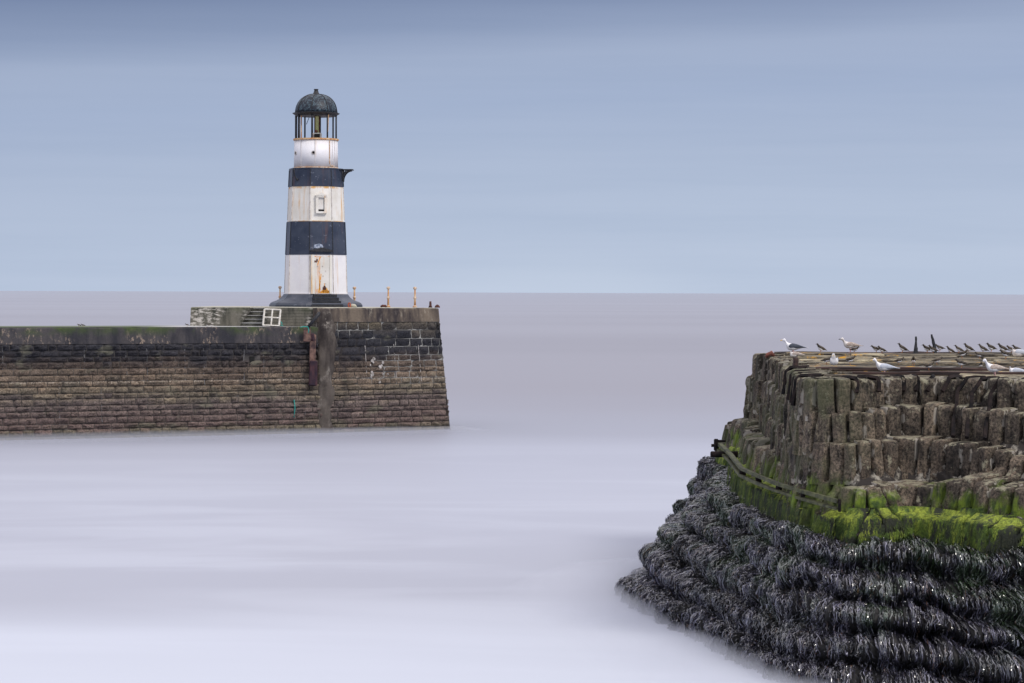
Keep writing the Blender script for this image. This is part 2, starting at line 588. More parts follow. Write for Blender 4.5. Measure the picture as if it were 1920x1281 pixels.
# ---- near pier stone
def near_stone(name, top_tint, moss, moss_z=(2.85, 3.25), lime=.85):
    m, t, p = new_mat(name)
    geo = t.n('ShaderNodeNewGeometry')
    pos, nor = geo.outputs['Position'], geo.outputs['Normal']
    s = t.sep(pos)
    tone = attr(t, 'tone')
    g = t.noise(pos, 22, 6, .75)
    st = t.noise(t.mapping(pos, (11, 11, 1.1)), 1.0, 5, .65)
    blot = t.noise(pos, 2.6, 4, .6)
    c = t.mix(t.step(blot, .35, .65), (.034, .030, .027), (.120, .102, .084))
    c = t.mix(t.math('MULTIPLY', t.step(st, .48, .72), .65), c, top_tint)
    c = t.mix(1.0, c, t.mix(tone, (.40, .39, .41), (1.6, 1.5, 1.38)), 'MULTIPLY')
    c = t.mix(1.0, c, t.mix(t.step(g, .34, .68), (.18, .18, .19), (2.0, 1.95, 1.85)), 'MULTIPLY')
    # pale lichen and lime
    li = t.noise(pos, 6.0, 6, .75)
    nz = t.sep(nor)[2]
    lm = t.math('ADD', li, t.math('MULTIPLY', t.math('MAXIMUM', nz, 0.0), .14))
    c = t.mix(t.math('MULTIPLY', t.step(lm, .60, .69), .8), c, (.33, .31, .22))
    jn = attr(t, 'joint')
    jm = t.math('MULTIPLY', jn, t.step(t.noise(t.mapping(pos, (1, 1, .8), (6, 1, 3)), 2.3, 4, .65), .47, .60))
    c = t.mix(t.math('MULTIPLY', t.step(jm, .30, .55), lime), c, (.40, .37, .32))
    # algae low on the wall
    mz = t.math('SUBTRACT', 1.0, t.step(t.math('ADD', s[2], t.math('MULTIPLY', t.math('SUBTRACT', blot, .5), 1.3)), *moss_z))
    mn = t.noise(t.mapping(pos, (1.6, 1.6, .8), (9, 4, 2)), 1.0, 4, .6)
    mm = t.math('MULTIPLY', mz, t.step(t.math('ADD', mn, t.math('MULTIPLY', nz, .12)), .46, .56))
    gc = t.mix(t.step(t.noise(t.mapping(pos, (3, 3, 1)), 3.0, 4, .6), .35, .65), (.035, .065, .012), (.15, .215, .020))
    c = t.mix(t.math('MULTIPLY', mm, moss), c, gc)
    # faint green film higher up
    hi = t.math('MULTIPLY', t.math('MULTIPLY', t.step(t.noise(pos, 1.1, 3, .6), .42, .6), .55), t.math('SUBTRACT', 1.0, t.step(s[0], 5.4, 6.6)))
    c = t.mix(hi, c, (.085, .095, .045))
    h = t.math('ADD', g, t.math('MULTIPLY', st, 1.5))
    setp(t, p, c, .8, .3, h, .9, .05)
    return m


M_stone_hi = near_stone('tall_slab_stone', (.17, .155, .115), .0)
M_stone_lo = near_stone('mossy_slab_stone', (.11, .085, .07), 1.0)


def algae_mat():
    m, t, p = new_mat('bright_green_algae')
    geo = t.n('ShaderNodeNewGeometry')
    pos, nor = geo.outputs['Position'], geo.outputs['Normal']
    nz = t.math('MAXIMUM', t.sep(nor)[2], 0.0)
    a = t.noise(t.mapping(pos, (7, 7, 1.6)), 1.0, 5, .65)
    b = t.noise(pos, 1.3, 4, .6)
    c = t.mix(t.step(b, .38, .62), (.022, .046, .012), (.085, .140, .020))
    c = t.mix(t.math('MULTIPLY', t.step(t.math('ADD', a, t.math('MULTIPLY', nz, .22)), .52, .74), .75), c, (.27, .335, .04))
    g = t.noise(pos, 25, 5, .7)
    c = t.mix(1.0, c, t.mix(t.step(g, .3, .7), (.45, .45, .4), (1.4, 1.35, 1.3)), 'MULTIPLY')
    d = t.noise(t.mapping(pos, (2.2, 2.2, 1.2), (4, 4, 4)), 1.0, 4, .65)
    d = t.math('SUBTRACT', d, t.math('MULTIPLY', t.math('SUBTRACT', 1.0, t.step(t.sep(pos)[0], 4.5, 4.9)), .10))
    c = t.mix(t.math('MULTIPLY', t.step(t.math('SUBTRACT', d, t.math('MULTIPLY', nz, .12)), .45, .55), .94), c, (.02, .022, .018))
    setp(t, p, c, .75, .3, t.math('ADD', g, a), .8, .04)
    return m


M_algae = algae_mat()

m, t, p = new_mat('lichen_paving')
pos = geo_pos(t)
tone = attr(t, 'tone')
a = t.noise(t.mapping(pos, (1.2, 5, 5)), 1.0, 5, .7)
c = t.mix(t.step(a, .40, .60), (.04, .035, .03), (.32, .29, .21))
c = t.mix(1.0, c, t.mix(tone, (.22, .20, .21), (1.5, 1.45, 1.38)), 'MULTIPLY')
o = t.noise(pos, 3.2, 4, .7)
reg = t.noise(t.mapping(pos, (.35, .35, .35), (2, 2, 2)), 1.0, 2, .5)
c = t.mix(t.math('MULTIPLY', t.step(o, .55, .66), t.step(reg, .40, .6)), c, (.50, .26, .03))
g = t.noise(pos, 20, 5, .7)
c = t.mix(1.0, c, t.mix(g, (.45, .45, .45), (1.5, 1.5, 1.5)), 'MULTIPLY')
setp(t, p, c, .85, .2, g, .7, .03)
M_paving = m

m, t, p = new_mat('guano_and_lime')
pos = geo_pos(t)
a = t.noise(t.mapping(pos, (1, 1, .7)), 3.5, 5, .65)
setp(t, p, t.mix(t.step(a, .50, .62), (.030, .026, .024), (.27, .25, .21)), .9, .2, a, .6, .04)
M_backing = m
M_tar = simple_mat('tarred_iron', (.006, .006, .007), (.024, .017, .016), 7, .8, .1)
M_waling = simple_mat('algae_stained_timber', (.10, .105, .045), (.028, .030, .015), 4, .7, stretch=(1, 1, 1))
M_ironrail = simple_mat('rusted_flat_iron', (.014, .010, .011), (.058, .032, .027), 4, .7, stretch=(.4, 4, 4))

m, t, p = new_mat('wet_kelp')
tone = attr(t, 'tone')
pos = geo_pos(t)
n = t.noise(pos, 1.4, 3, .6)
c = t.mix(tone, (.002, .002, .004), (.22, .215, .31))  # pale blue end paints reflected sky sheen into the frond colour
gr = t.noise(t.mapping(pos, (.8, .8, 1.3), (7, 3, 1)), 1.0, 3, .6)
zf = t.math('MULTIPLY', t.step(t.sep(pos)[2], .5, 1.5), t.step(gr, .47, .60))
c = t.mix(t.math('MULTIPLY', zf, .72), c, (.035, .070, .022))
br = t.math('GREATER_THAN', attr(t, 'tint'), .965)
c = t.mix(t.math('MULTIPLY', br, .6), c, (.11, .05, .02))
setp(t, p, c, .22, 1.0)
p.inputs['Coat Weight'].default_value = 1.0
p.inputs['Coat Roughness'].default_value = .12
M_kelp = m
M_weedbase = simple_mat('weed_covered_rock', (.005, .005, .006), (.018, .017, .017), 5, .7)

# bird plumage
M_white_f = simple_mat('white_feather', (.78, .78, .80), (.70, .70, .73), 12, .7)
M_slate_f = simple_mat('slate_feather', (.045, .055, .075), (.07, .08, .105), 14, .7)
M_palegrey_f = simple_mat('pale_grey_feather', (.42, .46, .54), (.52, .55, .62), 14, .7)
M_brown_f = simple_mat('mottled_brown_feather', (.32, .25, .21), (.52, .46, .42), 30, .8)
M_juv_f = simple_mat('juvenile_body_feather', (.50, .46, .44), (.74, .71, .70), 18, .8)
M_dark_f = simple_mat('dark_brown_feather', (.030, .026, .024), (.095, .075, .055), 25, .7)
M_bill_y = simple_mat('yellow_bill', (.62, .42, .12), (.55, .38, .15), 8, .5)
M_bill_d = simple_mat('dark_bill', (.02, .018, .016), (.04, .035, .03), 8, .5)
M_leg_p = simple_mat('pink_leg', (.50, .30, .28), (.42, .26, .25), 8, .6)
M_leg_o = simple_mat('orange_leg', (.50, .20, .05), (.42, .16, .05), 8, .6)

# ================================================================== SETTING: water
def big_sheet(name, mat, z):
    xs = [-40000, -3000, -300, -60, 0, 60, 300, 3000, 40000]
    ys = [-200, 0, 20, 40, 60, 80, 100, 130, 180, 300, 700, 2000, 8000, 60000]
    v = [(x, y, z) for y in ys for x in xs]
    f = [(j * len(xs) + i, j * len(xs) + i + 1, (j + 1) * len(xs) + i + 1, (j + 1) * len(xs) + i) for j in range(len(ys) - 1) for i in range(len(xs) - 1)]
    me = bpy.data.meshes.new(name); me.from_pydata(v, [], f); me.update()
    return link_mesh(name, me, mat)


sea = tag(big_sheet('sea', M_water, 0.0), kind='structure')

# ================================================================== FAR PIER
far = empty('harbour_pier', (-8, 112, 0))
tag(far, 'long weathered stone pier on the left, carrying the striped lighthouse', 'pier')

# plan (front faces at water level, then the batter leans them back)
A0, A1 = Vector((-29.5, 100.57, 0)), Vector((-8.75, 110.35, 0))       # arm
B0, B1 = Vector((-8.75, 110.35, 0)), Vector((-2.91, 113.75, 0))       # head
nA = Vector((A1.y - A0.y, -(A1.x - A0.x), 0)).normalized()            # outward normal
nB = Vector((B1.y - B0.y, -(B1.x - B0.x), 0)).normalized()
dA = (A1 - A0).normalized(); dB = (B1 - B0).normalized()
BAT = .085   # lean per metre of height


def pA(u, z, off=0): return A0 + dA * u + nA * (off - BAT * z) + Vector((0, 0, z))
def pB(u, z, off=0): return B0 + dB * u + nB * (off - BAT * z) + dB * (-.072 * z * (u / LB)) + Vector((0, 0, z))


LA, LB = (A1 - A0).length, (B1 - B0).length
# return side of the head, hidden from the front but real
C1 = B1 - nB * 9.0
nC = dB.copy()


def masonry(pf, L, rows, smin, smax, name, parent, bulge=.05, seedv=1, holes=()):
    rr = random.Random(seedv)
    V, Fc, T = [], [], []
    nu, nv = 5, 4
    for z0, z1 in rows:
        u = -rr.uniform(0, smin)
        while u < L:
            wd = rr.uniform(smin, smax) * (1.5 if rr.random() < .15 else 1)
            u0, u1 = max(u, 0), min(u + wd, L)
            u += wd
            if u1 - u0 < .08: continue
            if any(a < (u0 + u1) / 2 < b and c < (z0 + z1) / 2 < d for a, b, c, d in holes): continue
            g = .012
            tone = min(1, max(0, rr.gauss(.5, .24)))
            proud = rr.uniform(.0, .035)
            base = len(V)
            for j in range(nv + 1):
                for i in range(nu + 1):
                    fu, fv = i / nu, j / nv
                    edge = 0 if i in (0, nu) or j in (0, nv) else 1
                    uu = u0 + g + (u1 - u0 - 2 * g) * fu
                    zz_ = z0 + g + (z1 - z0 - 2 * g) * fv
                    if edge:
                        off = proud + bulge * (.6 + rr.uniform(-.6, .7)) * (1.35 if j >= nv - 1 else .8)
                        uu += rr.uniform(-.03, .03); zz_ += rr.uniform(-.012, .012)
                    else:
                        off = -.02 + rr.uniform(-.012, .02)
                    V.append(tuple(pf(uu, zz_, off))); T.append(tone)
            for j in range(nv):
                for i in range(nu):
                    a = base + j * (nu + 1) + i
                    Fc.append((a, a + 1, a + nu + 2, a + nu + 1))
    return np_mesh(name, V, Fc, M_far_stone, parent, smooth=True, attrs={'tone': T})


def rows_between(z0, z1, n, jit=.0):
    zs = [z0 + (z1 - z0) * k / n + (rnd.uniform(-.035, .035) if 0 < k < n else 0) for k in range(n + 1)]
    return [(zs[k], zs[k + 1]) for k in range(n)]


Z_ARM, Z_HEAD = 4.88, 5.74
hole = (LA * .0, 0, 0, 0)
slot_u = (Vector((at(470, 676, 109.4).x, at(470, 676, 109.4).y, 0)) - A0).dot(dA)
masonry(pA, LA, rows_between(-.4, 4.15, 17), .32, .85, 'stone_courses', far, .12, 3, [(slot_u - .2, slot_u + .2, 2.95, 3.55)])
masonry(pB, LB, rows_between(-.4, 3.55, 15) + rows_between(3.55, 5.10, 4), .45, .85, 'stone_courses', far, .10, 5)


def pC(u, z, off=0): return B1 - nB * u + nC * (off - BAT * z * .9) - nB * (BAT * z) * (1 - u / 9) + Vector((0, 0, z))


masonry(pC, 9.0, rows_between(-.4, 3.55, 15) + rows_between(3.55, 5.10, 4), .45, .85, 'stone_courses', far, .06, 8)


def quad_slab(pts, name, mat, parent):
    mb = MB(); mb.add(pts, [(0, 1, 2, 3)]); return mb.build(name, mat, parent)


# mortar cores behind the stones
mb = MB()
for (pf, L) in ((pA, LA),):
    mb.add([pf(0, -.5, -.03), pf(L, -.5, -.03), pf(L, 4.2, -.03), pf(0, 4.2, -.03)], [(0, 1, 2, 3)])
mb.build('mortar_joints', M_mortar_dark, far)
mb = MB()
mb.add([pB(0, -.5, -.018), pB(LB, -.5, -.018), pB(LB, 5.12, -.018), pB(0, 5.12, -.018)], [(0, 1, 2, 3)])
mb.add([pC(0, -.5, -.018), pC(9, -.5, -.018), pC(9, 5.12, -.018), pC(0, 5.12, -.018)], [(0, 1, 2, 3)])
mb.build('mortar_joints', M_mortar, far)

# coping of the arm: a long concrete band, back edge 5 m behind
def band(pf, L, z0, z1, depth, nrm, name, mat, off=.03, seg=40, j=.012):
    mb = MB()
    V, Fc = [], []
    prof = [(off, z0), (off, z1 - .05), (off - .05, z1), (-depth, z1), (-depth, z0)]
    for i in range(seg + 1):
        u = L * i / seg
        for k, (o_, z_) in enumerate(prof):
            q = pf(u, z1 if k > 1 else z_, 0) + nrm * (o_ + (rnd.uniform(-j, j) if k < 3 else 0))
            q.z = z_ + (rnd.uniform(-j, j) if k in (1, 2) else 0)
            V.append(q)
    n = len(prof)
    for i in range(seg):
        for k in range(n):
            Fc.append((i * n + k, i * n + (k + 1) % n, (i + 1) * n + (k + 1) % n, (i + 1) * n + k))
    Fc.append(tuple(range(n))); Fc.append(tuple(seg * n + k for k in range(n)))
    mb.add(V, Fc)
    return mb.build(name, mat, far)


band(pA, LA, 4.15, Z_ARM, 4.6, nA, 'concrete_coping', M_coping)
mb = MB()
q = [pA(0, Z_ARM, -.25), pA(LA, Z_ARM, -.25), pA(LA, Z_ARM, -4.5), pA(0, Z_ARM, -4.5)]
mb.add([Vector((v.x, v.y, Z_ARM + .012)) for v in q], [(0, 1, 2, 3)])
mb.build('walkway', M_walk_top, far)

# head coping
band(pB, LB, 5.10, Z_HEAD, 2.5, nB, 'concrete_coping', M_coping_head, off=.04, seg=16, j=.02)
band(pC, 9.0, 5.10, Z_HEAD - .004, 2.3, nC, 'concrete_coping', M_coping_head, off=.03, seg=12)

# raised platform of the head: body of the pier top, west of the stone head
PL = [at(355, 611, 111.3), at(447, 611, 111.2), at(468, 577, 111.2), at(494, 577, 111.15)]
xL = at(356, 600, 111.3).x; xs0 = at(447, 611, 111.2).x; xs1 = at(469, 577, 111.2).x; xs2 = at(494, 600, 111.2).x
xR = pB(0.35, 5.5).x + .1
ZT = 5.76
zb = Z_ARM - .1


def face_y(x): return 111.3 + (x - xL) * (-.02)


mb = MB()
# left block (its right side leans with the stair string wall)
yl = face_y(xL)
v = [(xL, yl, zb), (xs0, yl, zb), (xs1, yl, ZT), (xL + .04, yl + .02, ZT - .02),
     (xL, yl + 8, zb), (xs0, yl + 8, zb), (xs1, yl + 8, ZT), (xL + .04, yl + 8, ZT - .02)]
mb.add(v, [(0, 1, 2, 3), (4, 7, 6, 5), (0, 4, 5, 1), (1, 5, 6, 2), (2, 6, 7, 3), (3, 7, 4, 0)])
# right block
mb.prism([(xs2, yl - .05), (xR, yl - .15), (xR + .2, yl + 8), (xs2, yl + 8)], zb, ZT - .01)
# behind the stair
mb.prism([(xs0, yl + 1.6), (xs2, yl + 1.6), (xs2, yl + 8), (xs0, yl + 8)], zb, ZT - .02)
mb.build('raised_platform', M_block, far)
# shuttering board ribs on the right block
mb = MB()
for k in range(6):
    z = zb + .16 + k * .14
    mb.box(((xs2 + xR) / 2, yl - .10, z), (xR - xs2 - .1, .03, .02), Matrix.Rotation(math.atan2(-.1, xR - xs2), 3, 'Z'))
mb.build('board_marks', M_block, far)
mb = MB()
for k in range(5):
    h = .172
    mb.box(((xs0 + .02 + xs2) / 2 - .03, yl + .12 + k * .29 + .3, Z_ARM + h * (k + .5)), (xs2 - xs0 + .02, .6, h - .004), tone=.5)
mb.build('stair_steps', M_step_dark, far)
mb = MB()
for k in range(5):
    mb.box(((xs0 + .02 + xs2) / 2 - .03, yl + .13 + k * .29 + .0, Z_ARM + .172 * (k + 1) - .012), (xs2 - xs0 - .02, .09, .03), tone=.5)
mb.build('stair_nosing', M_walk_top, far)
# sandy top sheet of the platform and head
mb = MB()
ptop = [(xL + .06, yl + .05), (xs1, yl + .05), (xs1, yl + 1.6), (xs2, yl + 1.6), (xs2, yl - .03), (xR, yl - .12)]
e1 = pB(.3, Z_HEAD, -.06); e2 = pB(LB, Z_HEAD, -.06); e3 = C1 + Vector((-.6, 0, 0))
ptop += [(e1.x, e1.y), (e2.x - .04, e2.y), (e3.x, e3.y), (xL + .06, yl + 8)]
n = len(ptop)
mb.prism(ptop, ZT - .03, [ZT + .012] * 6 + [Z_HEAD + .016] * 3 + [ZT + .012])
mb.build('platform_deck', M_deck_top, far)
# hidden back of the pier, closing the body
mb = MB()
bk = [(e3.x, e3.y), (xL, yl + 8), (A0.x - 2, A0.y + 6), (A0.x - 2, A0.y + 5)]
mb.prism([tuple((A0 - nA * 5)[:2]), tuple((A1 - nA * 5)[:2]), tuple((A1 - nA * 4.5)[:2]), tuple((A0 - nA * 4.5)[:2])], -.5, Z_ARM - .02)
mb.prism([(xL, yl + 7.6), (e3.x, e3.y - .5), (e3.x, e3.y - .1), (xL, yl + 7.9)], -.5, Z_HEAD - .06)
mb.build('rear_wall', M_butt, far)

# broad concrete buttress joining arm and head
def slabby(name, outline, y_f, thick, mat, parent, nse=.05, nx=14, nz=46, lean=BAT, taper=None):
    """upright rough slab; outline(z)->(x0,x1)"""
    zs = np.linspace(outline[0][0], outline[-1][0], nz)
    oz = [o[0] for o in outline]
    x0 = np.interp(zs, oz, [o[1] for o in outline]); x1 = np.interp(zs, oz, [o[2] for o in outline])
    V = []
    for j, z in enumerate(zs):
        for i in range(nx):
            f = i / (nx - 1)
            x = x0[j] + (x1[j] - x0[j]) * f
            edge = min(1, 4 * min(f, 1 - f) + (0)) * min(1, (zs[-1] - z) / .12 + .2)
            V.append((x, y_f + lean * z + x * 0, z, edge))
    V = np.array(V)
    P = V[:, :3].copy()
    nz_ = fbm(P * np.array([2.2, 2.2, 1.6]), 4)
    P[:, 1] += -thick * V[:, 3] ** .5 + nz_ * nse
    P[:, 0] += fbm(P * 1.7 + 30, 3) * nse * 1.1 * (1 - V[:, 3] * .7)
    Fc = [(j * nx + i, j * nx + i + 1, (j + 1) * nx + i + 1, (j + 1) * nx + i) for j in range(nz - 1) for i in range(nx - 1)]
    return P, Fc


d_b = 110.5
def bx(px, z): return (px - 960) / F_PX * d_b
P, Fc = slabby('buttress', [(-.4, bx(592, 0), bx(630, 0)), (1.2, bx(589, 0), bx(622, 0)), (2.2, bx(590, 0), bx(624, 0)), (5.0, bx(588, 0), bx(626, 0)), (5.45, bx(590, 0), bx(624, 0)), (5.72, bx(595, 0), bx(614, 0))],
               110.52, .30, M_butt, far, .13)
ob = np_mesh('buttress', P, Fc, M_butt, far)
# old fender timber on the joint
t1 = empty('timber_fender', (bx(587, 0), 110.2, 2.1))
tag(t1, 'rotting maroon upright fender timber bolted to the pier beside the concrete buttress', 'fender')
mb = MB()
a = at(586, 628, 110.35); b = at(587, 683, 110.1); c_ = at(588, 721, 109.9)
rt = Matrix.Rotation(R(1.5), 3, 'Y')
mb.rbox((a + b) / 2, (.27, .22, (a - b).length), rt, .03, jit=.015)
mb.build('upper_timber', M_pink, t1)
mb = MB()
mb.rbox((b + c_) / 2 - Vector((0, 0, -.05)), (.36, .30, (b - c_).length + .2), rt, .04, jit=.02)
mb.build('lower_timber', M_maroon, t1)
mb = MB(); mb.rbox(at(583, 632, 110.2), (.34, .26, .34), None, .05, jit=.02); mb.build('head_block', M_maroon, t1)
t1b = MB()
t1b.tube([at(598, 586, 110.1), at(597, 590, 110.0), at(577, 614, 109.95)], [.06, .09, .07], 8)
tag(t1b.build('drain_pipe', M_black, None, True), 'short slanting black pipe at the broken top of the concrete buttress', 'pipe')
mb = MB(); mb.rbox(at(576, 628, 110.03), (.34, .07, .62), None, .02, jit=.02)
mb.build('bare_patch', M_pink, far)
# dark slot in the arm
mb = MB(); mb.box(pA(slot_u, 3.25, -.1), (.22, .2, .58), Matrix.Rotation(math.atan2(dA.y, dA.x), 3, 'Z'))
mb.build('drain_slot', M_dark_hole, far)
# vertical construction joints on the arm
for px, z0, z1 in ((10, 2.6, 4.1), (153, 2.4, 4.15), (228, 2.5, 4.1), (266, 2.4, 4.0), (335, 2.5, 4.1), (370, 2.3, 4.1), (445, 2.4, 3.9), (482, 2.5, 4.1), (107, .6, 2.3), (182, .7, 2.2), (560, .8, 2.4)):
    u = (px - 0) / 600 * 15.2 + 8.0
    mb = MB()
    mb.tube([pA(u + rnd.uniform(-.02, .02), z0 + (z1 - z0) * q_ / 8, .02 + rnd.uniform(-.03, .015)) for q_ in range(9)], .013, 4)
    mb.build('pointed_joint', M_joint, far)
for px, z0, z1 in ((688, 2.35, 4.0), (744, 2.2, 4.05), (792, 2.3, 4.05)):
    u = (px - 600) / 240 * LB
    mb = MB()
    mb.tube([pB(u + rnd.uniform(-.015, .015), z0 + (z1 - z0) * q_ / 8, .045 + rnd.uniform(-.02, .01)) for q_ in range(9)], .017, 4)
    mb.build('pointed_joint', M_flake, far)
# whitewashed flaking patch on the head
for k in range(18):
    cx, cz = (718, 3.05) if k > 9 else (699, 2.75)
    u = (cx + rnd.gauss(0, 5 if k > 9 else 3) - 600) / 240 * LB
    z = cz + rnd.gauss(0, .32)
    s_ = rnd.uniform(.03, .10)
    q = [pB(u + s_ * math.cos(a_) * rnd.uniform(.6, 1.2), z + s_ * 1.2 * math.sin(a_) * rnd.uniform(.6, 1.2), .085) for a_ in np.linspace(0, 2 * math.pi, 8)[:-1]]
    mb = MB(); mb.add(q + [x - nB * .08 for x in q], [tuple(range(7)), tuple(range(7, 14))] + [(i, (i + 1) % 7, 7 + (i + 1) % 7, 7 + i) for i in range(7)])
    mb.build('whitewash_flake', M_flake, far)

# things on the far pier
def rope(name, pts, label):
    mb = MB(); mb.tube(pts, .025, 6)
    tag(mb.build(name, M_teal, None, True), label, 'rope')


rope('frayed_rope', [at(563, 614, 109.6), at(570, 612.5, 109.7), at(577, 613, 109.8), at(579, 619, 109.8), at(578, 625, 109.8)], 'teal rope lying over the edge by the top of the fender timber')
ug = (537 / 600) * 15.2 + 8.0
rope('hanging_rope', [pA(ug, 1.55, .10), pA(ug + .03, 1.2, .12), pA(ug - .02, .75, .10)], 'short green rope end hanging low on the pier wall above the water')
rope('coiled_rope', [at(526, 603, 110.5), at(529, 607, 110.4), at(526, 610, 110.4), at(531, 611, 110.4)], 'small teal rope scrap beside the white window frame')

wf = empty('window_frame', at(509, 611, 110.2))
tag(wf, 'white four-pane window frame leaning against the concrete platform beside the stair', 'frame')
c00, c10, c01, c11 = at(493, 610, 110.0), at(523, 611.5, 110.0), at(496, 580, 110.75), at(526, 581, 110.75)
mb = MB()
for a, b in ((c00, c10), (c10, c11), (c11, c01), (c01, c00)):
    mb.tube([a, b], .042, 4)
mb.build('outer_frame', M_whiteframe, wf)
mb = MB()
mb.tube([(c00 + c10) / 2, (c01 + c11) / 2], .036, 4); mb.tube([(c00 + c01) / 2, (c10 + c11) / 2], .036, 4)
mb.build('glazing_bars', M_whiteframe, wf)

# stanchions: old railing posts
def stanchion(px, d, ytop, ybase, label, tilt=0):
    b = at(px, ybase, d); zt = at(px, ytop, d).z
    b.z = ZT + .0
    h = zt - b.z
    r_ = empty('railing_post', b)
    tag(r_, label, 'post', 'rusty railing posts on the pier head')
    mb = MB(); mb.tube([b, b + Vector((0, 0, h * .5)), b + Vector((tilt, 0, h - .06))], [.055, .042, .036], 8)
    mb.build('shaft', M_rust_pale, r_, True)
    for zf, rr_ in ((h * .48, .075), (h - .03, .085)):
        mb = MB(); q = b + Vector((tilt if zf > h * .6 else 0, 0, zf))
        mb.tube([q + Vector((0, 0, -.07)), q + Vector((0, 0, -.035)), q + Vector((0, 0, .035)), q + Vector((0, 0, .07))], [.04, rr_, rr_, .035], 8)
        mb.build('knuckle', M_rust, r_, True)
    mb = MB(); mb.tube([b, b + Vector((0, 0, .05)), b + Vector((0, 0, .1))], [.11, .1, .05], 8); mb.build('base_flange', M_rust, r_, True)


stanchion(525, 119.0, 538, 574, 'orange rusty railing post left of the lighthouse')
stanchion(664.5, 118.6, 539, 574, 'orange rusty railing post just right of the lighthouse skirt')
stanchion(728, 117.0, 539, 576, 'orange rusty railing post midway between the lighthouse and the pier end')
stanchion(778, 115.8, 539.5, 577, 'orange rusty railing post nearest the outer end of the pier')
mb = MB(); q = at(807, 577, 115); q.z = ZT
mb.tube([q, q + Vector((0, 0, .1)), q + Vector((0, 0, .3))], [.1, .06, .05], 8)
tag(mb.build('stub_post', M_rustdark, None, True), 'short dark rusty stub post near the corner of the pier head', 'post')
mb = MB(); q = at(820, 578, 114.9); q.z = ZT
mb.tube([q, q + Vector((0, 0, .06)), q + Vector((0, 0, .12)), q + Vector((0, 0, .15))], [.13, .12, .07, .02], 8)
tag(mb.build('mooring_cleat', M_rustdark, None, True), 'low rusty iron lump at the very corner of the pier head', 'cleat')
mb = MB(); q = at(719, 576, 114.5); q.z = ZT
mb.tube([q + Vector((-.14, 0, .03)), q + Vector((-.05, 0, .08)), q + Vector((.1, 0, .07)), q + Vector((.15, 0, .02))], [.04, .06, .06, .03], 8)
tag(mb.build('ring_bolt', M_rustdark, None, True), 'small rusty ring bolt in front of the middle railing post', 'bolt')
mb = MB(); q = at(655, 575, 113.5); q.z = ZT
ring = [q + Vector((.05 * math.sin(a_) , -.02, .11 + .11 * math.cos(a_))) for a_ in np.linspace(0, 2 * math.pi, 15)]
mb.tube(ring, .03, 6)
tag(mb.build('mooring_ring', simple_mat('red_rust', (.42, .09, .04), (.3, .07, .03), 9), None, True), 'reddish mooring ring standing on the deck before the lighthouse skirt', 'ring')
mb = MB(); q = at(662, 576, 113.6); q.z = ZT
mb.tube([q + Vector((-.14, 0, .04)), q + Vector((-.04, 0, .09)), q + Vector((.08, 0, .08)), q + Vector((.17, 0, .03))], [.04, .09, .08, .03], 8)
tag(mb.build('stone_lump', M_deck_top, None, True), 'pale rounded stone beside the reddish mooring ring', 'stone')

# ------------------------------------------------------------------ LIGHTHOUSE
LX, LY = at(592, 560, 117).x, 117.0
lh = empty('lighthouse', (LX, LY, Z0))
tag(lh, 'white and navy banded iron lighthouse with green domed lantern on the pier head', 'lighthouse')
SC = 38.46
OCT0 = R(-7)


def ang(k): return OCT0 + k * R(45)
def lp(theta, r, z): return Vector((LX + math.sin(theta) * r, LY - math.cos(theta) * r, z))   # theta 0 faces camera


def octo(name, levels, mat, parent=lh, n=8, off=OCT0, smooth=False, sub=1):
    mb = MB(); V, Fc = [], []
    for (z, r) in levels:
        for k in range(n):
            V.append(lp(off + 2 * math.pi * k / n, r, z))
    for j in range(len(levels) - 1):
        for k in range(n):
            Fc.append((j * n + k, j * n + (k + 1) % n, (j + 1) * n + (k + 1) % n, (j + 1) * n + k))
    Fc.append(tuple(range(n))); Fc.append(tuple((len(levels) - 1) * n + k for k in range(n)))
    mb.add(V, Fc)
    return mb.build(name, mat, parent, smooth)


def rr(px): return px / SC
octo('skirt', [(Z0 - .02, rr(89)), (zl(572), rr(89)), (zl(568.5), rr(86.5)), (zl(566), rr(82)), (zl(564), rr(76)), (zl(561.5), rr(70.5)), (zl(558), rr(66)), (zl(553.5), rr(62.5)), (zl(551.6), rr(61))], M_navy_lo)
octo('lower_white_band', [(zl(551.5), rr(60.5)), (zl(549), rr(60.5)), (zl(548.8), rr(59.5)), (zl(478.6), rr(57.2))], M_white_low)
octo('lower_navy_band', [(zl(478.5), rr(57.8)), (zl(416.6), rr(55.2))], M_navy)
octo('middle_white_band', [(zl(416.5), rr(54.6)), (zl(414), rr(54.6)), (zl(413.8), rr(54)), (zl(351.6), rr(51.6))], M_white_mid)
octo('upper_navy_band', [(zl(351.5), rr(52.3)), (zl(319.5), rr(50.8)), (zl(319.3), rr(51.6)), (zl(317), rr(51.6))], M_navy)
octo('gallery_rust_ring', [(zl(317), rr(43.5)), (zl(315.2), rr(42.2))], M_rust, n=24, smooth=True)
octo('lantern_base', [(zl(315), rr(41.3)), (zl(264.5), rr(40.7))], M_white_top, n=32, smooth=True)
octo('lantern_sill', [(zl(264.4), rr(42.5)), (zl(261.4), rr(42.5))], M_rust_pale, n=32)
# raised vertical seams at the octagon corners
for name_, z0, z1, r0, r1, mt in (('seam_strips', 551, 479, 59.8, 57.6, M_seam), ('seam_strips', 478, 417, 58, 55.4, M_black), ('seam_strips', 413, 352, 54.3, 51.9, M_seam), ('seam_strips', 351, 320, 52.6, 51.1, M_black)):
    for k in range(8):
        mb = MB()
        mb.tube([lp(ang(k), rr(r0), zl(z0)), lp(ang(k), rr(r1), zl(z1))], .022, 5)
        mb.build('seam_strip', mt, lh)
for th in (-38, 2, 52, 62):
    mb = MB()
    mb.tube([lp(R(th), rr(41.3), zl(315)), lp(R(th), rr(40.9), zl(265))], .012, 4)
    mb.build('seam_strip', M_seam, lh)
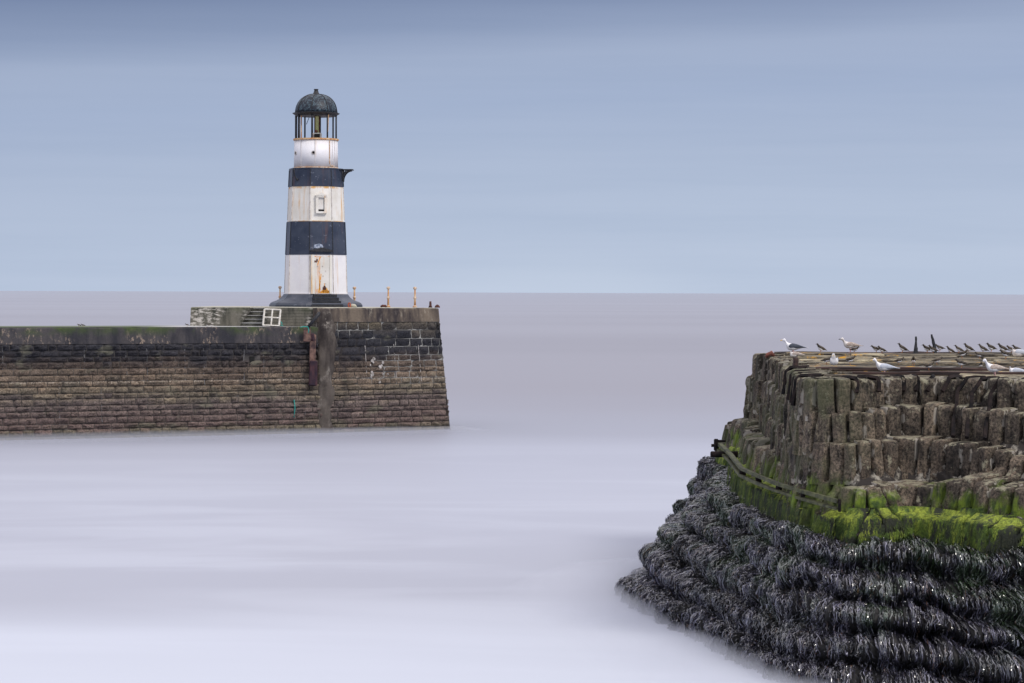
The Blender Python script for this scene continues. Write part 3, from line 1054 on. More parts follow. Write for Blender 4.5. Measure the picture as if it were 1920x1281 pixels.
# lantern posts
for k in range(8):
    mb = MB()
    wdt = .055 if k % 8 in (7, 6) else .04
    mb.tube([lp(ang(k), rr(38.2), zl(262)), lp(ang(k), rr(38.2), zl(216))], wdt, 6)
    mb.build('lantern_post', M_black if k not in (1,) else M_black, lh, True)
mb = MB(); mb.tube([lp(ang(7), rr(33), zl(262)), lp(ang(7), rr(33), zl(216))], .03, 6); mb.build('inner_rod', M_rust_pale, lh)
mb = MB(); mb.tube([lp(ang(1), rr(38.5), zl(262)), lp(ang(1) + .06, rr(38.5), zl(216))], .025, 6); mb.build('inner_rod', M_rust_pale, lh)
mb = MB(); mb.tube([lp(R(200), rr(25), zl(262)), lp(R(200), rr(25), zl(216))], .03, 6); mb.build('inner_rod', M_navy, lh)
mb = MB(); mb.tube([lp(R(215), rr(36), zl(232)), lp(R(205), rr(36), zl(217))], .015, 5); mb.build('inner_rod', M_black, lh)
# lamp assembly
mb = MB(); mb.box((LX + rr(2), LY + .1, zl(236)), (.26, .10, (zl(216) - zl(256)))); mb.build('lens_panel', M_glass_y, lh)
mb = MB(); mb.box((LX + rr(-2.6), LY + .06, zl(239)), (.05, .08, (zl(216) - zl(262)))); mb.box((LX + rr(6.2), LY + .06, zl(233)), (.05, .08, (zl(216) - zl(250)))); mb.build('lens_mount', M_rustdark, lh)
mb = MB(); mb.rbox((LX + rr(3), LY - .25, zl(256.5)), (.42, .36, .30), None, .02); mb.build('lamp_case', M_grey, lh)
mb = MB(); mb.box((LX + rr(3.4), LY - .46, zl(257.4)), (.27, .10, .24)); mb.build('case_door', M_dark_hole, lh)
mb = MB(); mb.tube([(LX + rr(1.5), LY - .3, zl(250)), (LX + rr(1.5), LY - .3, zl(247.5)), (LX + rr(1.5), LY - .3, zl(245.6)), (LX + rr(1.5), LY - .3, zl(244.8))], [.07, .075, .05, .01], 10); mb.build('lamp_knob', M_rustdark, lh, True)
# roof
octo('eave', [(zl(219), rr(38)), (zl(217.5), rr(39)), (zl(214.5), rr(43.8)), (zl(213.4), rr(44.2)), (zl(212.6), rr(41))], M_black, n=32)
dome = [(zl(213), rr(39.8))]
for k in range(1, 11):
    a_ = k / 10 * R(83)
    dome.append((zl(213) + rr(35.5) * math.sin(a_) ** .95, rr(39.3) * math.cos(a_) ** .82))
octo('dome', dome, M_dome, n=40, smooth=True)
mb = MB()
for k in range(8):
    mb.tube([lp(ang(k), r_ + .01, z_) for z_, r_ in dome], .022, 5)
mb.build('dome_ribs', M_black, lh, True)
octo('finial', [(zl(180), rr(8.5)), (zl(177.5), rr(7.5)), (zl(176), rr(5.5)), (zl(172), rr(4)), (zl(169.6), rr(3.4)), (zl(169.4), rr(4.4)), (zl(168), rr(4.2))], M_black, n=14, smooth=True)

# door bay (projects a little from the south-east facet)
TH = OCT0 + R(22.5)
fx, fy = Vector((math.cos(TH), math.sin(TH), 0)), Vector((math.sin(TH), -math.cos(TH), 0))   # along facet, outward


def fp(u, z, o):   # facet frame point: u along, o outward from axis
    return Vector((LX, LY, z)) + fx * u + fy * o


def fbox(mb, u, z, wd, h, o, dep):
    q = []
    for du in (-wd / 2, wd / 2):
        for dz in (-h / 2, h / 2):
            for do in (0, dep):
                q.append(fp(u + du, z + dz, o + do))
    mb.add(q, [(0, 1, 3, 2), (4, 6, 7, 5), (0, 4, 5, 1), (2, 3, 7, 6), (0, 2, 6, 4), (1, 5, 7, 3)])


ap = math.cos(R(22.5))
mb = MB()
fbox(mb, -rr(17), (zl(551) + zl(479)) / 2, .16, rr(72), rr(56) * ap - .05, .22)
fbox(mb, rr(17), (zl(551) + zl(479)) / 2, .10, rr(72), rr(56) * ap - .05, .20)
mb.build('door_jambs', M_white_mid, lh)
mb = MB(); fbox(mb, 0, (zl(551) + zl(481)) / 2, rr(30), rr(70), rr(56) * ap - .05, .17)
dr = mb.build('door', M_door, lh)
for du, y_ in ((-.2, 500), (.05, 500), (.2, 509), (-.1, 509), (.08, 518), (-.28, 490), (.2, 532), (-.05, 527)):
    mb = MB(); fbox(mb, du, zl(y_), .05, .05, rr(56) * ap + .11, .03)
    mb.build('rivet', M_seam, dr)
for du, y_, w_, h_ in ((-rr(12), 491, .16, .08), (-rr(8.5), 489, .07, .12), (rr(5.5), 541, .17, .12), (rr(5.7), 538, .09, .10)):
    mb = MB(); fbox(mb, du, zl(y_), w_, h_, rr(56) * ap + .11, .022 + w_ * .05); mb.build('rust_hole', M_rustdark, dr)
# rust runs, thin flaking scale plates standing on the door
m_or = simple_mat('bright_rust_run', (.72, .38, .08), (.60, .22, .015), 5, .8, stretch=(3, 3, .5))
for u0, u1, y0, y1, w0, w1 in ((-.02, -.13, 514, 549, .02, .05), (-.12, -.07, 517, 545, .015, .03), (.13, .19, 531, 544, .012, .06), (.20, .22, 540, 549, .10, .22), (.16, .17, 543.5, 550, .16, .30), (-.22, -.06, 500, 482, .015, .035)):
    K = 9
    lft = [fp(u0 + (u1 - u0) * q_ / K - (w0 + (w1 - w0) * q_ / K) * rnd.uniform(.5, 1.15), zl(y0 + (y1 - y0) * q_ / K), rr(56) * ap + .123) for q_ in range(K + 1)]
    rgt = [fp(u0 + (u1 - u0) * q_ / K + (w0 + (w1 - w0) * q_ / K) * rnd.uniform(.5, 1.15), zl(y0 + (y1 - y0) * q_ / K), rr(56) * ap + .123) for q_ in range(K + 1)]
    mb = MB()
    mb.add(lft + rgt + [x - fy * .012 for x in lft + rgt], [(q_, q_ + K + 1, q_ + K + 2, q_ + 1) for q_ in range(K)] +
           [(q_ + 2 * K + 2, q_ + 2 * K + 3, q_ + 3 * K + 4, q_ + 3 * K + 3) for q_ in range(K)] + [(q_, q_ + 1, q_ + 2 * K + 3, q_ + 2 * K + 2) for q_ in range(K)] + [(q_ + K + 1, q_ + K + 2, q_ + 3 * K + 4, q_ + 3 * K + 3) for q_ in range(K)])
    mb.build('rust_scale', m_or, dr)
# pediment over the door
mb = MB()
q = [fp(-rr(20), zl(473), rr(57) * ap), fp(rr(20), zl(473), rr(57) * ap), fp(rr(20), zl(470), rr(57) * ap), fp(0, zl(465), rr(57) * ap), fp(-rr(20), zl(470), rr(57) * ap)]
mb.add(q + [x + fy * .16 for x in q], [(0, 1, 2, 3, 4), (9, 8, 7, 6, 5)] + [(i, (i + 1) % 5, 5 + (i + 1) % 5, 5 + i) for i in range(5)])
mb.build('door_pediment', M_black, lh)
mb = MB()
q = [fp(-rr(14) + .6 * k_ / 10, zl(462) + rnd.uniform(-.13, .13) + (.22 if k_ % 2 else 0), rr(56) * ap + .035) for k_ in range(10)]
q = [fp(-.36, zl(466), rr(56.6) * ap + .03), fp(-.10, zl(467), rr(56.6) * ap + .03), fp(.10, zl(465), rr(56.6) * ap + .03), fp(.08, zl(460), rr(56.4) * ap + .02), fp(-.12, zl(458), rr(56.4) * ap + .02), fp(-.36, zl(460.5), rr(56.4) * ap + .02)]
mb.add(q, [tuple(range(6))])
mb.build('bare_paint_patch', simple_mat('chalky_blue_patch', (.09, .12, .18), (.38, .42, .52), 14, .7, lo=.4, hi=.55), lh)
# window
wi = MB()
ow = rr(53) * ap - .06
for du, w_ in ((-rr(8), .12), (rr(8), .12)):
    fbox(wi, du, zl(385), w_, rr(30), ow, .20)
fbox(wi, 0, zl(370.5), rr(20), .10, ow, .22); fbox(wi, 0, zl(400), rr(21), .09, ow, .24)
wo_ = wi.build('window_frame', M_white_mid, lh)
mb = MB(); fbox(mb, 0, zl(385), rr(13), rr(28), ow, .12); mb.build('window_panel', M_door, wo_)
mb = MB(); fbox(mb, 0, zl(396.4), rr(11), .09, ow, .14); fbox(mb, rr(5.6), zl(385), .03, rr(24), ow, .14); mb.build('window_shadow_gap', M_dark_hole, wo_)
mb = MB()
q = [fp(-rr(11), zl(369.5), ow), fp(rr(11), zl(369.5), ow), fp(rr(11), zl(368.5), ow), fp(0, zl(363.5), ow), fp(-rr(11), zl(368.5), ow)]
mb.add(q + [x + fy * .25 for x in q], [(0, 1, 2, 3, 4), (9, 8, 7, 6, 5)] + [(i, (i + 1) % 5, 5 + (i + 1) % 5, 5 + i) for i in range(5)])
mb.build('window_pediment', M_white_mid, wo_)
# steps in front of the door
mb = MB()
for k in range(4):
    h = zl(551.5) - Z0
    z = Z0 + h * (k + .5) / 4
    wd = rr(58 - k * 5); o = rr(86 - k * 7)
    fbox(mb, rr(6), z, wd, h / 4 - .005, rr(50), o - rr(50))
mb.build('door_steps', M_black, lh)
mb = MB()
for k in range(4):
    h = zl(551.5) - Z0
    fbox(mb, rr(6), Z0 + h * (k + 1) / 4 - .012, rr(58 - k * 5), .022, rr(86 - k * 7) - .02, .03)
mb.build('step_nosing', M_navy_lo, lh)
# small ports in lantern base
for th in (R(-62), R(-2)):
    mb = MB(); q = lp(th, rr(40.6), zl(289)); mb.tube([q, lp(th, rr(42), zl(289))], .055, 8); mb.build('vent_port', M_dark_hole, lh)
    mb = MB(); ring = [lp(th + .075 * math.sin(a_), rr(41.6), zl(289) + .085 * math.cos(a_)) for a_ in np.linspace(0, 2 * math.pi, 11)]; mb.tube(ring, .018, 5); mb.build('vent_rim', M_seam, lh)
# rusty hatch outline on the right of the lantern base
mb = MB()
mb.tube([lp(R(42), rr(41.4), zl(266)), lp(R(42), rr(41.8), zl(308)), lp(R(46), rr(42), zl(313)), lp(R(60), rr(42), zl(313.5))], .026, 5)
mb.build('hatch_edge', M_rust, lh)
# gallery bracket at the right: plate and scrolled struts
mb = MB()
q0 = Vector((LX + rr(42), LY, zl(318.5)))
mb.box((LX + rr(56), LY, zl(318.8)), (rr(28), .9, .035))
mb.add([(LX + rr(66), LY - .45, zl(319.4)), (LX + rr(71), LY, zl(318)), (LX + rr(66), LY + .45, zl(319.4)), (LX + rr(66), LY, zl(317.6))], [(0, 1, 3), (1, 2, 3), (0, 2, 1)])
mb.build('gallery_plate', M_black, lh)
for dy in (-.38, .3):
    mb = MB()
    pts = [Vector((LX + rr(51 + 16 * (1 - math.cos(a_))), LY + dy, zl(340) + rr(20) * math.sin(a_))) for a_ in np.linspace(0, R(90), 9)]
    mb.tube(pts, .035, 6); mb.tube([(LX + rr(51), LY + dy, zl(341)), (LX + rr(51), LY + dy, zl(318))], .03, 6)
    mb.tube([(LX + rr(52), LY + dy, zl(327)), (LX + rr(58), LY + dy, zl(320))], .025, 6)
    mb.build('gallery_bracket', M_black, lh, True)
for k in (7,):
    mb = MB()
    th = ang(k) + (R(13) if k == 7 else 0)
    pts = [lp(th, rr(50 + 9 * math.sin(a_)), zl(339) + rr(20) * (1 - math.cos(a_))) for a_ in np.linspace(0, R(90), 8)]
    mb.tube(pts, .03, 6); mb.tube([lp(th, rr(51), zl(341)), lp(th, rr(51), zl(337))], .055, 6)
    mb.build('gallery_bracket', M_black, lh, True)

# ================================================================== NEAR PIER
T_ = [(16, 61.5), (6.9, 60.2), (6.22, 57.3), (5.92, 53), (5.62, 48.5), (5.36, 45), (5.27, 42.9), (6.0, 42.6), (6.6, 43.1), (7.2, 43.4), (7.9, 43.2), (9.1, 41.9), (13.5, 39.8)]
M_ = [(16, 63.5), (6.1, 61.2), (5.42, 57.5), (4.95, 53), (4.82, 48.8), (5.0, 45.2), (5.16, 42.7), (5.60, 41.2), (6.3, 40.7), (6.95, 41.0), (7.55, 39.9), (8.4, 38.8), (12.5, 36.4)]
F_ = [(16, 66), (4.9, 62.0), (3.75, 57), (2.34, 51.9), (2.74, 48.2), (3.5, 45), (4.1, 41.8), (4.95, 38.6), (5.9, 37.0), (6.8, 36.3), (7.7, 35.7), (9.3, 34.6), (12.2, 32.6)]
TC, MC, FC = interp_curve(T_), interp_curve(M_), interp_curve(F_)
NS = len(TC)
SP = np.arange(NS) / (NS - 1.0)


def curve(C, s):
    return np.stack([np.interp(s, SP, C[:, 0]), np.interp(s, SP, C[:, 1])], -1)


def outline(s, z):
    """plan position of the wall line at parameter s and height z (stone part)"""
    z = np.asarray(z, float); s = np.asarray(s, float)
    f = np.interp(z, [2.0, 2.42, 2.95, 3.57, 4.16, 4.77, 5.3], [1.02, 1.0, .30, .20, .11, .0, -.03])
    f = f + .38 * np.clip((.36 - s) / .08, 0, 1) * np.clip(1 - abs(z - 2.95) / .5, 0, 1)
    f = f + np.clip((s - .53) / .08, 0, 1) * np.interp(z, [2.42, 2.7, 2.95, 3.57, 4.16, 4.6], [0, .2, .34, .20, .07, 0])
    f = f[..., None]
    return curve(TC, s) * (1 - f) + curve(MC, s) * f


def frame_at(s, fn):
    e = 1e-3
    a, b = fn(np.clip(s - e, 0, 1)), fn(np.clip(s + e, 0, 1))
    tg = b - a
    tg /= np.linalg.norm(tg, axis=-1, keepdims=True) + 1e-9
    # parameter runs back-right -> left flank -> front -> right: outward normal is to the right-hand side rotated
    nn = np.stack([tg[..., 1], -tg[..., 0]], -1)
    return tg, -nn * -1 if False else nn


near = empty('breakwater', (7.5, 50, 0))
tag(near, 'terraced breakwater of tall upright stone slabs at the right, mossy below', 'breakwater')

# check normal direction once: left flank outward should point to -X
_tg, _nn = frame_at(np.array([.33]), lambda s: curve(TC, s))
NSIGN = -1.0 if _nn[0, 0] > 0 else 1.0

arc = np.concatenate([[0], np.cumsum(np.linalg.norm(np.diff(TC, axis=0), axis=1))])
arcM = np.concatenate([[0], np.cumsum(np.linalg.norm(np.diff(MC, axis=0), axis=1))])


def stone_tier(z_top, z_bot, wmin, wmax, mat, name, out0, out1, jitter=.06, depth=.55, seedv=1, u_from=2.0, seg=(9, 16), wob=.08, radk=1.0, rise=.02):
    rr_ = random.Random(seedv)
    V, Fc, T = [], [], []
    ar = arcM if z_top < 3.4 else arc
    u = u_from
    nu, nv = seg
    end = ar[-1] - .2
    allV, allT, allJ = [], [], []
    idx = 0
    while u < end:
        wd = rr_.uniform(wmin, wmax) * (1.5 if rr_.random() < .08 else 1)
        u0, u1 = u, min(u + wd - rr_.uniform(.02, .055), end)
        u += wd
        s0, s1 = np.interp([u0, u1], ar, SP)
        tone = min(1, max(0, rr_.gauss(.5, .25)))
        sm = (s0 + s1) / 2
        zt = z_top + rr_.uniform(-jitter, jitter) + wob * math.sin(u * .9 + seedv)
        zb_ = z_bot - .12 + wob * math.sin(u * .9 + seedv + .8)
        ro = rr_.uniform(-.035, .045)
        tilt = rr_.uniform(-.06, .06)
        lean = rr_.uniform(-.06, .06)
        rad = rr_.uniform(.04, .13) * radk
        notch = rr_.random() < .14
        # profile: from the bottom up the front, over the lip, back across the top
        fv = np.concatenate([np.linspace(0, 1, nv - 5), np.linspace(1.0, 2.0, 5)[1:], [3.0]])
        zz_ = np.where(fv <= 1, zb_ + (zt - rad - zb_) * fv, 0)
        oo = np.where(fv <= 1, out1 + (out0 - out1) * fv, 0)
        a = np.clip(fv - 1, 0, 1) * math.pi / 2
        lip = (fv > 1)
        zz_ = np.where(lip, zt - rad + rad * np.sin(a), zz_)
        oo = np.where(lip, out0 - rad + rad * np.cos(a), oo)
        last = fv > 2.5
        zz_ = np.where(last, zt + rise, zz_); oo = np.where(last, out0 - depth, oo)
        fu = np.linspace(0, 1, nu)
        # sides curl inward: add a column each end
        fuc = np.concatenate([[0], fu, [1]])
        inn = np.concatenate([[.28], np.zeros(nu), [.28]])
        edge = np.minimum(1, np.minimum(fuc, 1 - fuc) * 11) ** .5
        U, Vv = np.meshgrid(fuc, np.arange(len(fv)))
        INN = np.meshgrid(inn, np.arange(len(fv)))[0]
        EDG = np.meshgrid(edge, np.arange(len(fv)))[0]
        Z = zz_[Vv]; O = oo[Vv]
        S = s0 + (s1 - s0) * U
        base_c = outline(S, Z * 0 + (z_top + z_bot) / 2)
        tg, nn = frame_at(S, lambda q: outline(q, np.zeros_like(q) + (z_top + z_bot) / 2))
        nn = nn * NSIGN
        hfrac = (Z - zb_) / max(.1, zt - zb_)
        P3 = np.stack([base_c[..., 0], base_c[..., 1], Z], -1)
        n1 = fbm(P3 * np.array([3.2, 3.2, 2.4]) + tone * 50, 3)
        n2 = .5 - np.abs(vnoise(P3 * np.array([11, 11, 2.0]) + tone * 90)) + .5 * vnoise(P3 * np.array([26, 26, 7.0]))
        n1 = np.round(n1 * 3) / 3 * .2 + n1 * .8
        off = O + ro + (EDG - 1) * .11 - INN + n1 * .032 + n2 * .022 + tilt * (U - .5) * .6
        if notch:
            off -= .14 * np.clip((hfrac - rr_.uniform(.5, .75)) * 6, 0, 1)
        sh = lean * (hfrac - .5)
        X = base_c[..., 0] + nn[..., 0] * off + tg[..., 0] * sh
        Y = base_c[..., 1] + nn[..., 1] * off + tg[..., 1] * sh
        Zo = Z + n1 * .02
        nrow, ncol = X.shape
        b = idx
        allV.append(np.stack([X, Y, Zo], -1).reshape(-1, 3)); allT.append(np.full(nrow * ncol, tone)); allJ.append(np.clip(np.maximum(1 - hfrac * 5.0, np.minimum(1, np.maximum(0, .22 - np.minimum(U, 1 - U)) * 4) * .8), 0, 1).ravel())
        for j in range(nrow - 1):
            for i in range(ncol - 1):
                q = b + j * ncol + i
                Fc.append((q, q + 1, q + ncol + 1, q + ncol))
        idx += nrow * ncol
    return np_mesh(name, np.vstack(allV), Fc, mat, near, attrs={'tone': np.concatenate(allT), 'joint': np.concatenate(allJ)})


stone_tier(4.98, 4.36, .24, .40, M_stone_hi, 'slab_course', .03, .06, .03, .6, 11, wob=.02, seg=(13, 24))
stone_tier(4.43, 3.76, .22, .38, M_stone_hi, 'slab_course', .05, .09, .04, .5, 12, seg=(13, 24))
stone_tier(3.84, 3.18, .22, .38, M_stone_lo, 'slab_course', .06, .10, .05, .5, 13, seg=(13, 24))
stone_tier(3.26, 2.50, .26, .50, M_stone_lo, 'slab_course', .02, .20, .10, .8, 14, rise=.10, seg=(15, 24))
stone_tier(2.72, 2.05, .34, .70, M_algae, 'algae_ledge', .00, .12, .04, .30, 15, wob=.05, seg=(13, 22), radk=2.0, rise=.10)

# lime-washed core behind the slabs: shows as pale joints
ss = np.linspace(.02, 1, 400)
V = []
zl_ = np.linspace(5.0, 1.6, 40)
for z in zl_:
    c = outline(ss, np.full_like(ss, z)); tg, nn = frame_at(ss, lambda q: outline(q, np.full_like(q, z)))
    nn *= NSIGN
    P3 = np.stack([c[:, 0], c[:, 1], np.full_like(ss, z)], -1)
    o = -.13 + fbm(P3 * 5, 3) * .09 + (.03 if z < 4.6 else -.06)
    V.append(np.stack([c[:, 0] + nn[:, 0] * o, c[:, 1] + nn[:, 1] * o, P3[:, 2]], -1))
n = len(ss)
Fc = [(j * n + i, j * n + i + 1, (j + 1) * n + i + 1, (j + 1) * n + i) for j in range(len(zl_) - 1) for i in range(n - 1)]
np_mesh('lime_core', np.vstack(V), Fc, M_backing, near)
# deck fill
mb = MB()
poly = [tuple(p) for p in TC[::6]]
cx_ = [tuple(p) for p in (TC[::6] * 1.0)]
_tg, _n = frame_at(SP[::6], lambda q: curve(TC, q)); _n = _n * NSIGN
mb.prism([(p[0] - m_[0] * .38, p[1] - m_[1] * .38) for p, m_ in zip(poly, _n)], 3.0, 4.95)
mb.build('rubble_core', M_backing, near)


def left_x(d):
    fl = TC[int(NS * .08):int(NS * .5)]
    o_ = np.argsort(fl[:, 1])
    return float(np.interp(d, fl[o_, 1], fl[o_, 0]))


# long paving slabs on edge, seen edge-on in rows
V_mb = MB()
d = 43.95
row = 0
rows_info = []
while d < 60.2:
    dep = rnd.uniform(.32, .55) * (1 + (d - 44) * .03)
    x = left_x(min(d, 57.2)) + .25 + rnd.uniform(0, .25)
    hz = rnd.choice((-.05, -.02, .02, .055)) + rnd.uniform(-.015, .015)
    rows_info.append((d, dep, hz))
    while x < 14.5:
        L = rnd.uniform(.7, 2.6)
        if rnd.random() > .07:
            zt = 4.95 + hz + rnd.uniform(-.05, .05)
            rot = Euler((rnd.uniform(.02, .10), rnd.uniform(-.012, .012), rnd.uniform(-.02, .02))).to_matrix()
            V_mb.rbox((x + L / 2, d + dep / 2, zt - .07), (L - .03, dep * rnd.uniform(.68, .9), .17), rot, .025, tone=rnd.random(), jit=.008)
        x += L
    d += dep
V_mb.build('edge_paving', M_paving, near)
# rusted flat irons lying along the deck
for dd, x0, x1, zz_ in ((44.35, 6.3, 14, 5.03), (46.6, 5.9, 13.4, 5.03), (59.4, 6.5, 14.6, 4.985)):
    mb = MB()
    pts = []
    nn_ = 14
    for i in range(nn_ + 1):
        x = x0 + (x1 - x0) * i / nn_
        pts.append((x, dd + rnd.uniform(-.05, .05) + (x - x0) * (-.03 if dd < 50 else 0), zz_ + rnd.uniform(-.012, .012)))
    mb.tube(pts, [rnd.uniform(.022, .042) if dd < 55 else rnd.uniform(.05, .075) for _ in pts], 5, flat=1.3)
    mb.build('iron_bar', M_ironrail, near)
# black irons hooking over the front edge and down the joints
def strap(px, y0, y1, k):
    d0 = 43.0
    p = at(px, y0, 43)
    # find s whose top-outline projects to this column on the front
    ss_ = np.linspace(.52, .97, 600)
    c = curve(TC, ss_)
    pxs = 960 + c[:, 0] / c[:, 1] * F_PX
    s_ = ss_[np.argmin(abs(pxs - px))]
    zb_ = onz(px, y1, 4.0)
    mb = MB()
    pts = []
    c0 = curve(TC, np.array([s_]))[0]
    tg, nn = frame_at(np.array([s_]), lambda q: curve(TC, q)); nn = nn[0] * NSIGN
    bot = 6.5 - (y1 - 551) / F_PX * (c0[1] - .4)
    for o_, z_ in ((-.45, 4.99), (-.2, 5.0), (.0, 4.985), (.045, 4.92)):
        pts.append((c0[0] + nn[0] * o_ + .04, c0[1] + nn[1] * o_, z_))
    zc = 4.75
    while zc > bot:
        c1 = outline(np.array([s_]), np.array([min(zc, 4.77)]))[0]
        f_o = .13 if zc > 4.35 else .19
        pts.append((c1[0] + nn[0] * f_o - (5 - zc) * .09, c1[1] + nn[1] * f_o, zc))
        zc -= .25
    mb.tube(pts, .045, 4)
    mb.build('iron_strap', M_tar, near)


for k, (px, y1) in enumerate(((1602, 750), (1641, 752), (1690, 757), (1717, 750), (1743, 750), (1776, 748), (1808, 822), (1836, 832), (1868, 840), (1912, 765))):
    strap(px, 700, y1, k)
for s_ in (.33, .385, .42, .455):
    c = curve(TC, np.array([s_]))[0]
    mb = MB()
    mb.tube([(c[0] + .4, c[1], 5.0), (c[0] + .02, c[1], 4.99), (c[0] - .06, c[1], 4.92), (c[0] - .08, c[1], 4.7), (c[0] - .12, c[1], 4.45)], .045, 4)
    mb.build('iron_strap', M_tar, near)

# iron stub at the back corner, red-brown lump beside it
mb = MB(); q = at(1492, 682, 50.0)
mb.rbox((q.x, q.y, 5.04), (.11, .12, .26), Euler((0, .05, .2)).to_matrix(), .03, jit=.015)
tag(mb.build('iron_bollard', M_ironrail, None), 'square rusty iron stub on the breakwater deck below the dark-backed gull', 'bollard')
q = onz(1465, 663.5, 5.12)
mb = MB(); mb.tube([(q.x - .10, 57.2, 4.97), (q.x - .06, 57.2, 5.04), (q.x + .02, 57.2, 5.08), (q.x + .10, 57.2, 5.0)], [.04, .05, .06, .03], 8)
tag(mb.build('rust_lump', simple_mat('red_brown_rust', (.22, .07, .05), (.10, .04, .03), 9), None, True), 'reddish rusty lump at the far corner of the breakwater top', 'iron lump')

# two broken upright timbers
def spike(px, d, ytop, ybot, lean, label, wb):
    b = at(px, ybot, d); b.z = 4.98
    h = at(px, ytop, d).z - b.z
    mb = MB()
    pts, rad = [], []
    for i in range(9):
        f = i / 8
        pts.append(b + Vector((lean * f ** 1.3 + rnd.uniform(-.006, .006), 0, h * f)))
        rad.append(wb * (1 - .85 * f) + .010 + rnd.uniform(-.006, .006))
    mb.tube(pts, rad, 7, flat=.6)
    tag(mb.build('broken_post', M_black, None), label, 'post', 'broken upright timbers on the breakwater')


spike(1717, 59.0, 631, 661, .0, 'broken dark timber post standing upright, tapering to a point, left of its twin', .055)
spike(1754, 59.0, 627, 660, -.10, 'taller broken black timber post leaning to the left on the breakwater top', .055)

# ---- timber waling along the mossy ledge
wal = empty('timber_waling', (4.64, 47.5, 2.8))
tag(wal, 'algae-stained double timber rail bolted along the mossy ledge of the breakwater', 'rail')
WP = [(1353, 832, 3.16), (1375, 853, 3.08), (1396, 879, 3.0), (1426, 892, 3.0), (1464, 907, 3.0), (1512, 921, 2.99), (1579, 940, 2.98)]
up_pts = [onz(*q) + Vector((-.06, -.03, 0)) for q in WP]
lo_pts = [p + Vector((-.02, -.02, -.13)) for p in up_pts]


def beam(pts, wd, h, name, mat):
    for i in range(len(pts) - 1):
        pass
    mb = MB()
    V, Fc = [], []
    for i, p_ in enumerate(pts):
        d_ = (pts[min(i + 1, len(pts) - 1)] - pts[max(0, i - 1)]).normalized()
        sd_ = Vector((-d_.y, d_.x, 0)).normalized()
        for a_, b_ in ((-1, -1), (1, -1), (1, 1), (-1, 1)):
            V.append(p_ + sd_ * a_ * wd / 2 + Vector((0, 0, b_ * h / 2 + rnd.uniform(-.01, .01))))
    for i in range(len(pts) - 1):
        for k in range(4):
            Fc.append((i * 4 + k, i * 4 + (k + 1) % 4, (i + 1) * 4 + (k + 1) % 4, (i + 1) * 4 + k))
    Fc += [(0, 1, 2, 3), tuple((len(pts) - 1) * 4 + k for k in range(4))]
    mb.add(V, Fc)
    mb.build(name, mat, wal)


beam(up_pts, .08, .065, 'upper_rail', M_waling)
beam(lo_pts, .08, .055, 'lower_rail', M_waling)
for f in (1, 2, 3, 4, 5):
    mb = MB(); q = (up_pts[f] + lo_pts[f]) / 2 + Vector((rnd.uniform(-.1, .1) * 0, 0, 0))
    mb.rbox(q + Vector((.03, .03, 0)), (.12, .12, .17), None, .03, jit=.01); mb.build('rail_bracket', M_tar, wal)
mb = MB(); mb.rbox((up_pts[-1] + lo_pts[-1]) / 2 + Vector((.02, 0, 0)), (.04, .12, .22), None, .01); mb.build('end_plate', M_tar, wal)
q = up_pts[0]
mb = MB(); mb.rbox(q + Vector((-.06, 0, -.03)), (.10, .2, .27), None, .02); mb.tube([q + Vector((-.17, 0, -.04)), q + Vector((0, 0, -.04))], .035, 8); mb.rbox(q + Vector((.06, 0, .06)), (.18, .14, .05), None, .01)
mb.build('bolt_head', M_tar, wal)
mb = MB(); q2 = at(1332, 852, 52.0); q3 = at(1366, 852, 52.0)
mb.tube([q2, q2 + Vector((.02, 0, 0)), q3 + Vector((.2, 0, 0))], [.045, .07, .07], 10)
tag(mb.build('iron_pipe', M_tar, None, True), 'stubby black iron pipe jutting out level below the rail end', 'pipe')

# ------------------------------------------------------------------ weed-covered lower terraces
PROF = np.array([(-.30, 2.26), (-.02, 2.25), (.09, 2.22), (.15, 2.14), (.165, 2.0), (.11, 1.78), (.26, 1.72), (.34, 1.62), (.355, 1.48), (.30, 1.28), (.46, 1.24), (.535, 1.15), (.55, 1.02), (.49, .82),
                 (.64, .78), (.71, .69), (.725, .56), (.665, .36), (.82, .32), (.89, .20), (.90, .05), (.90, -.15), (1.05, -.7)])
pl = np.concatenate([[0], np.cumsum(np.hypot(np.diff(PROF[:, 0]) * 3.2, np.diff(PROF[:, 1])))])
pl /= pl[-1]


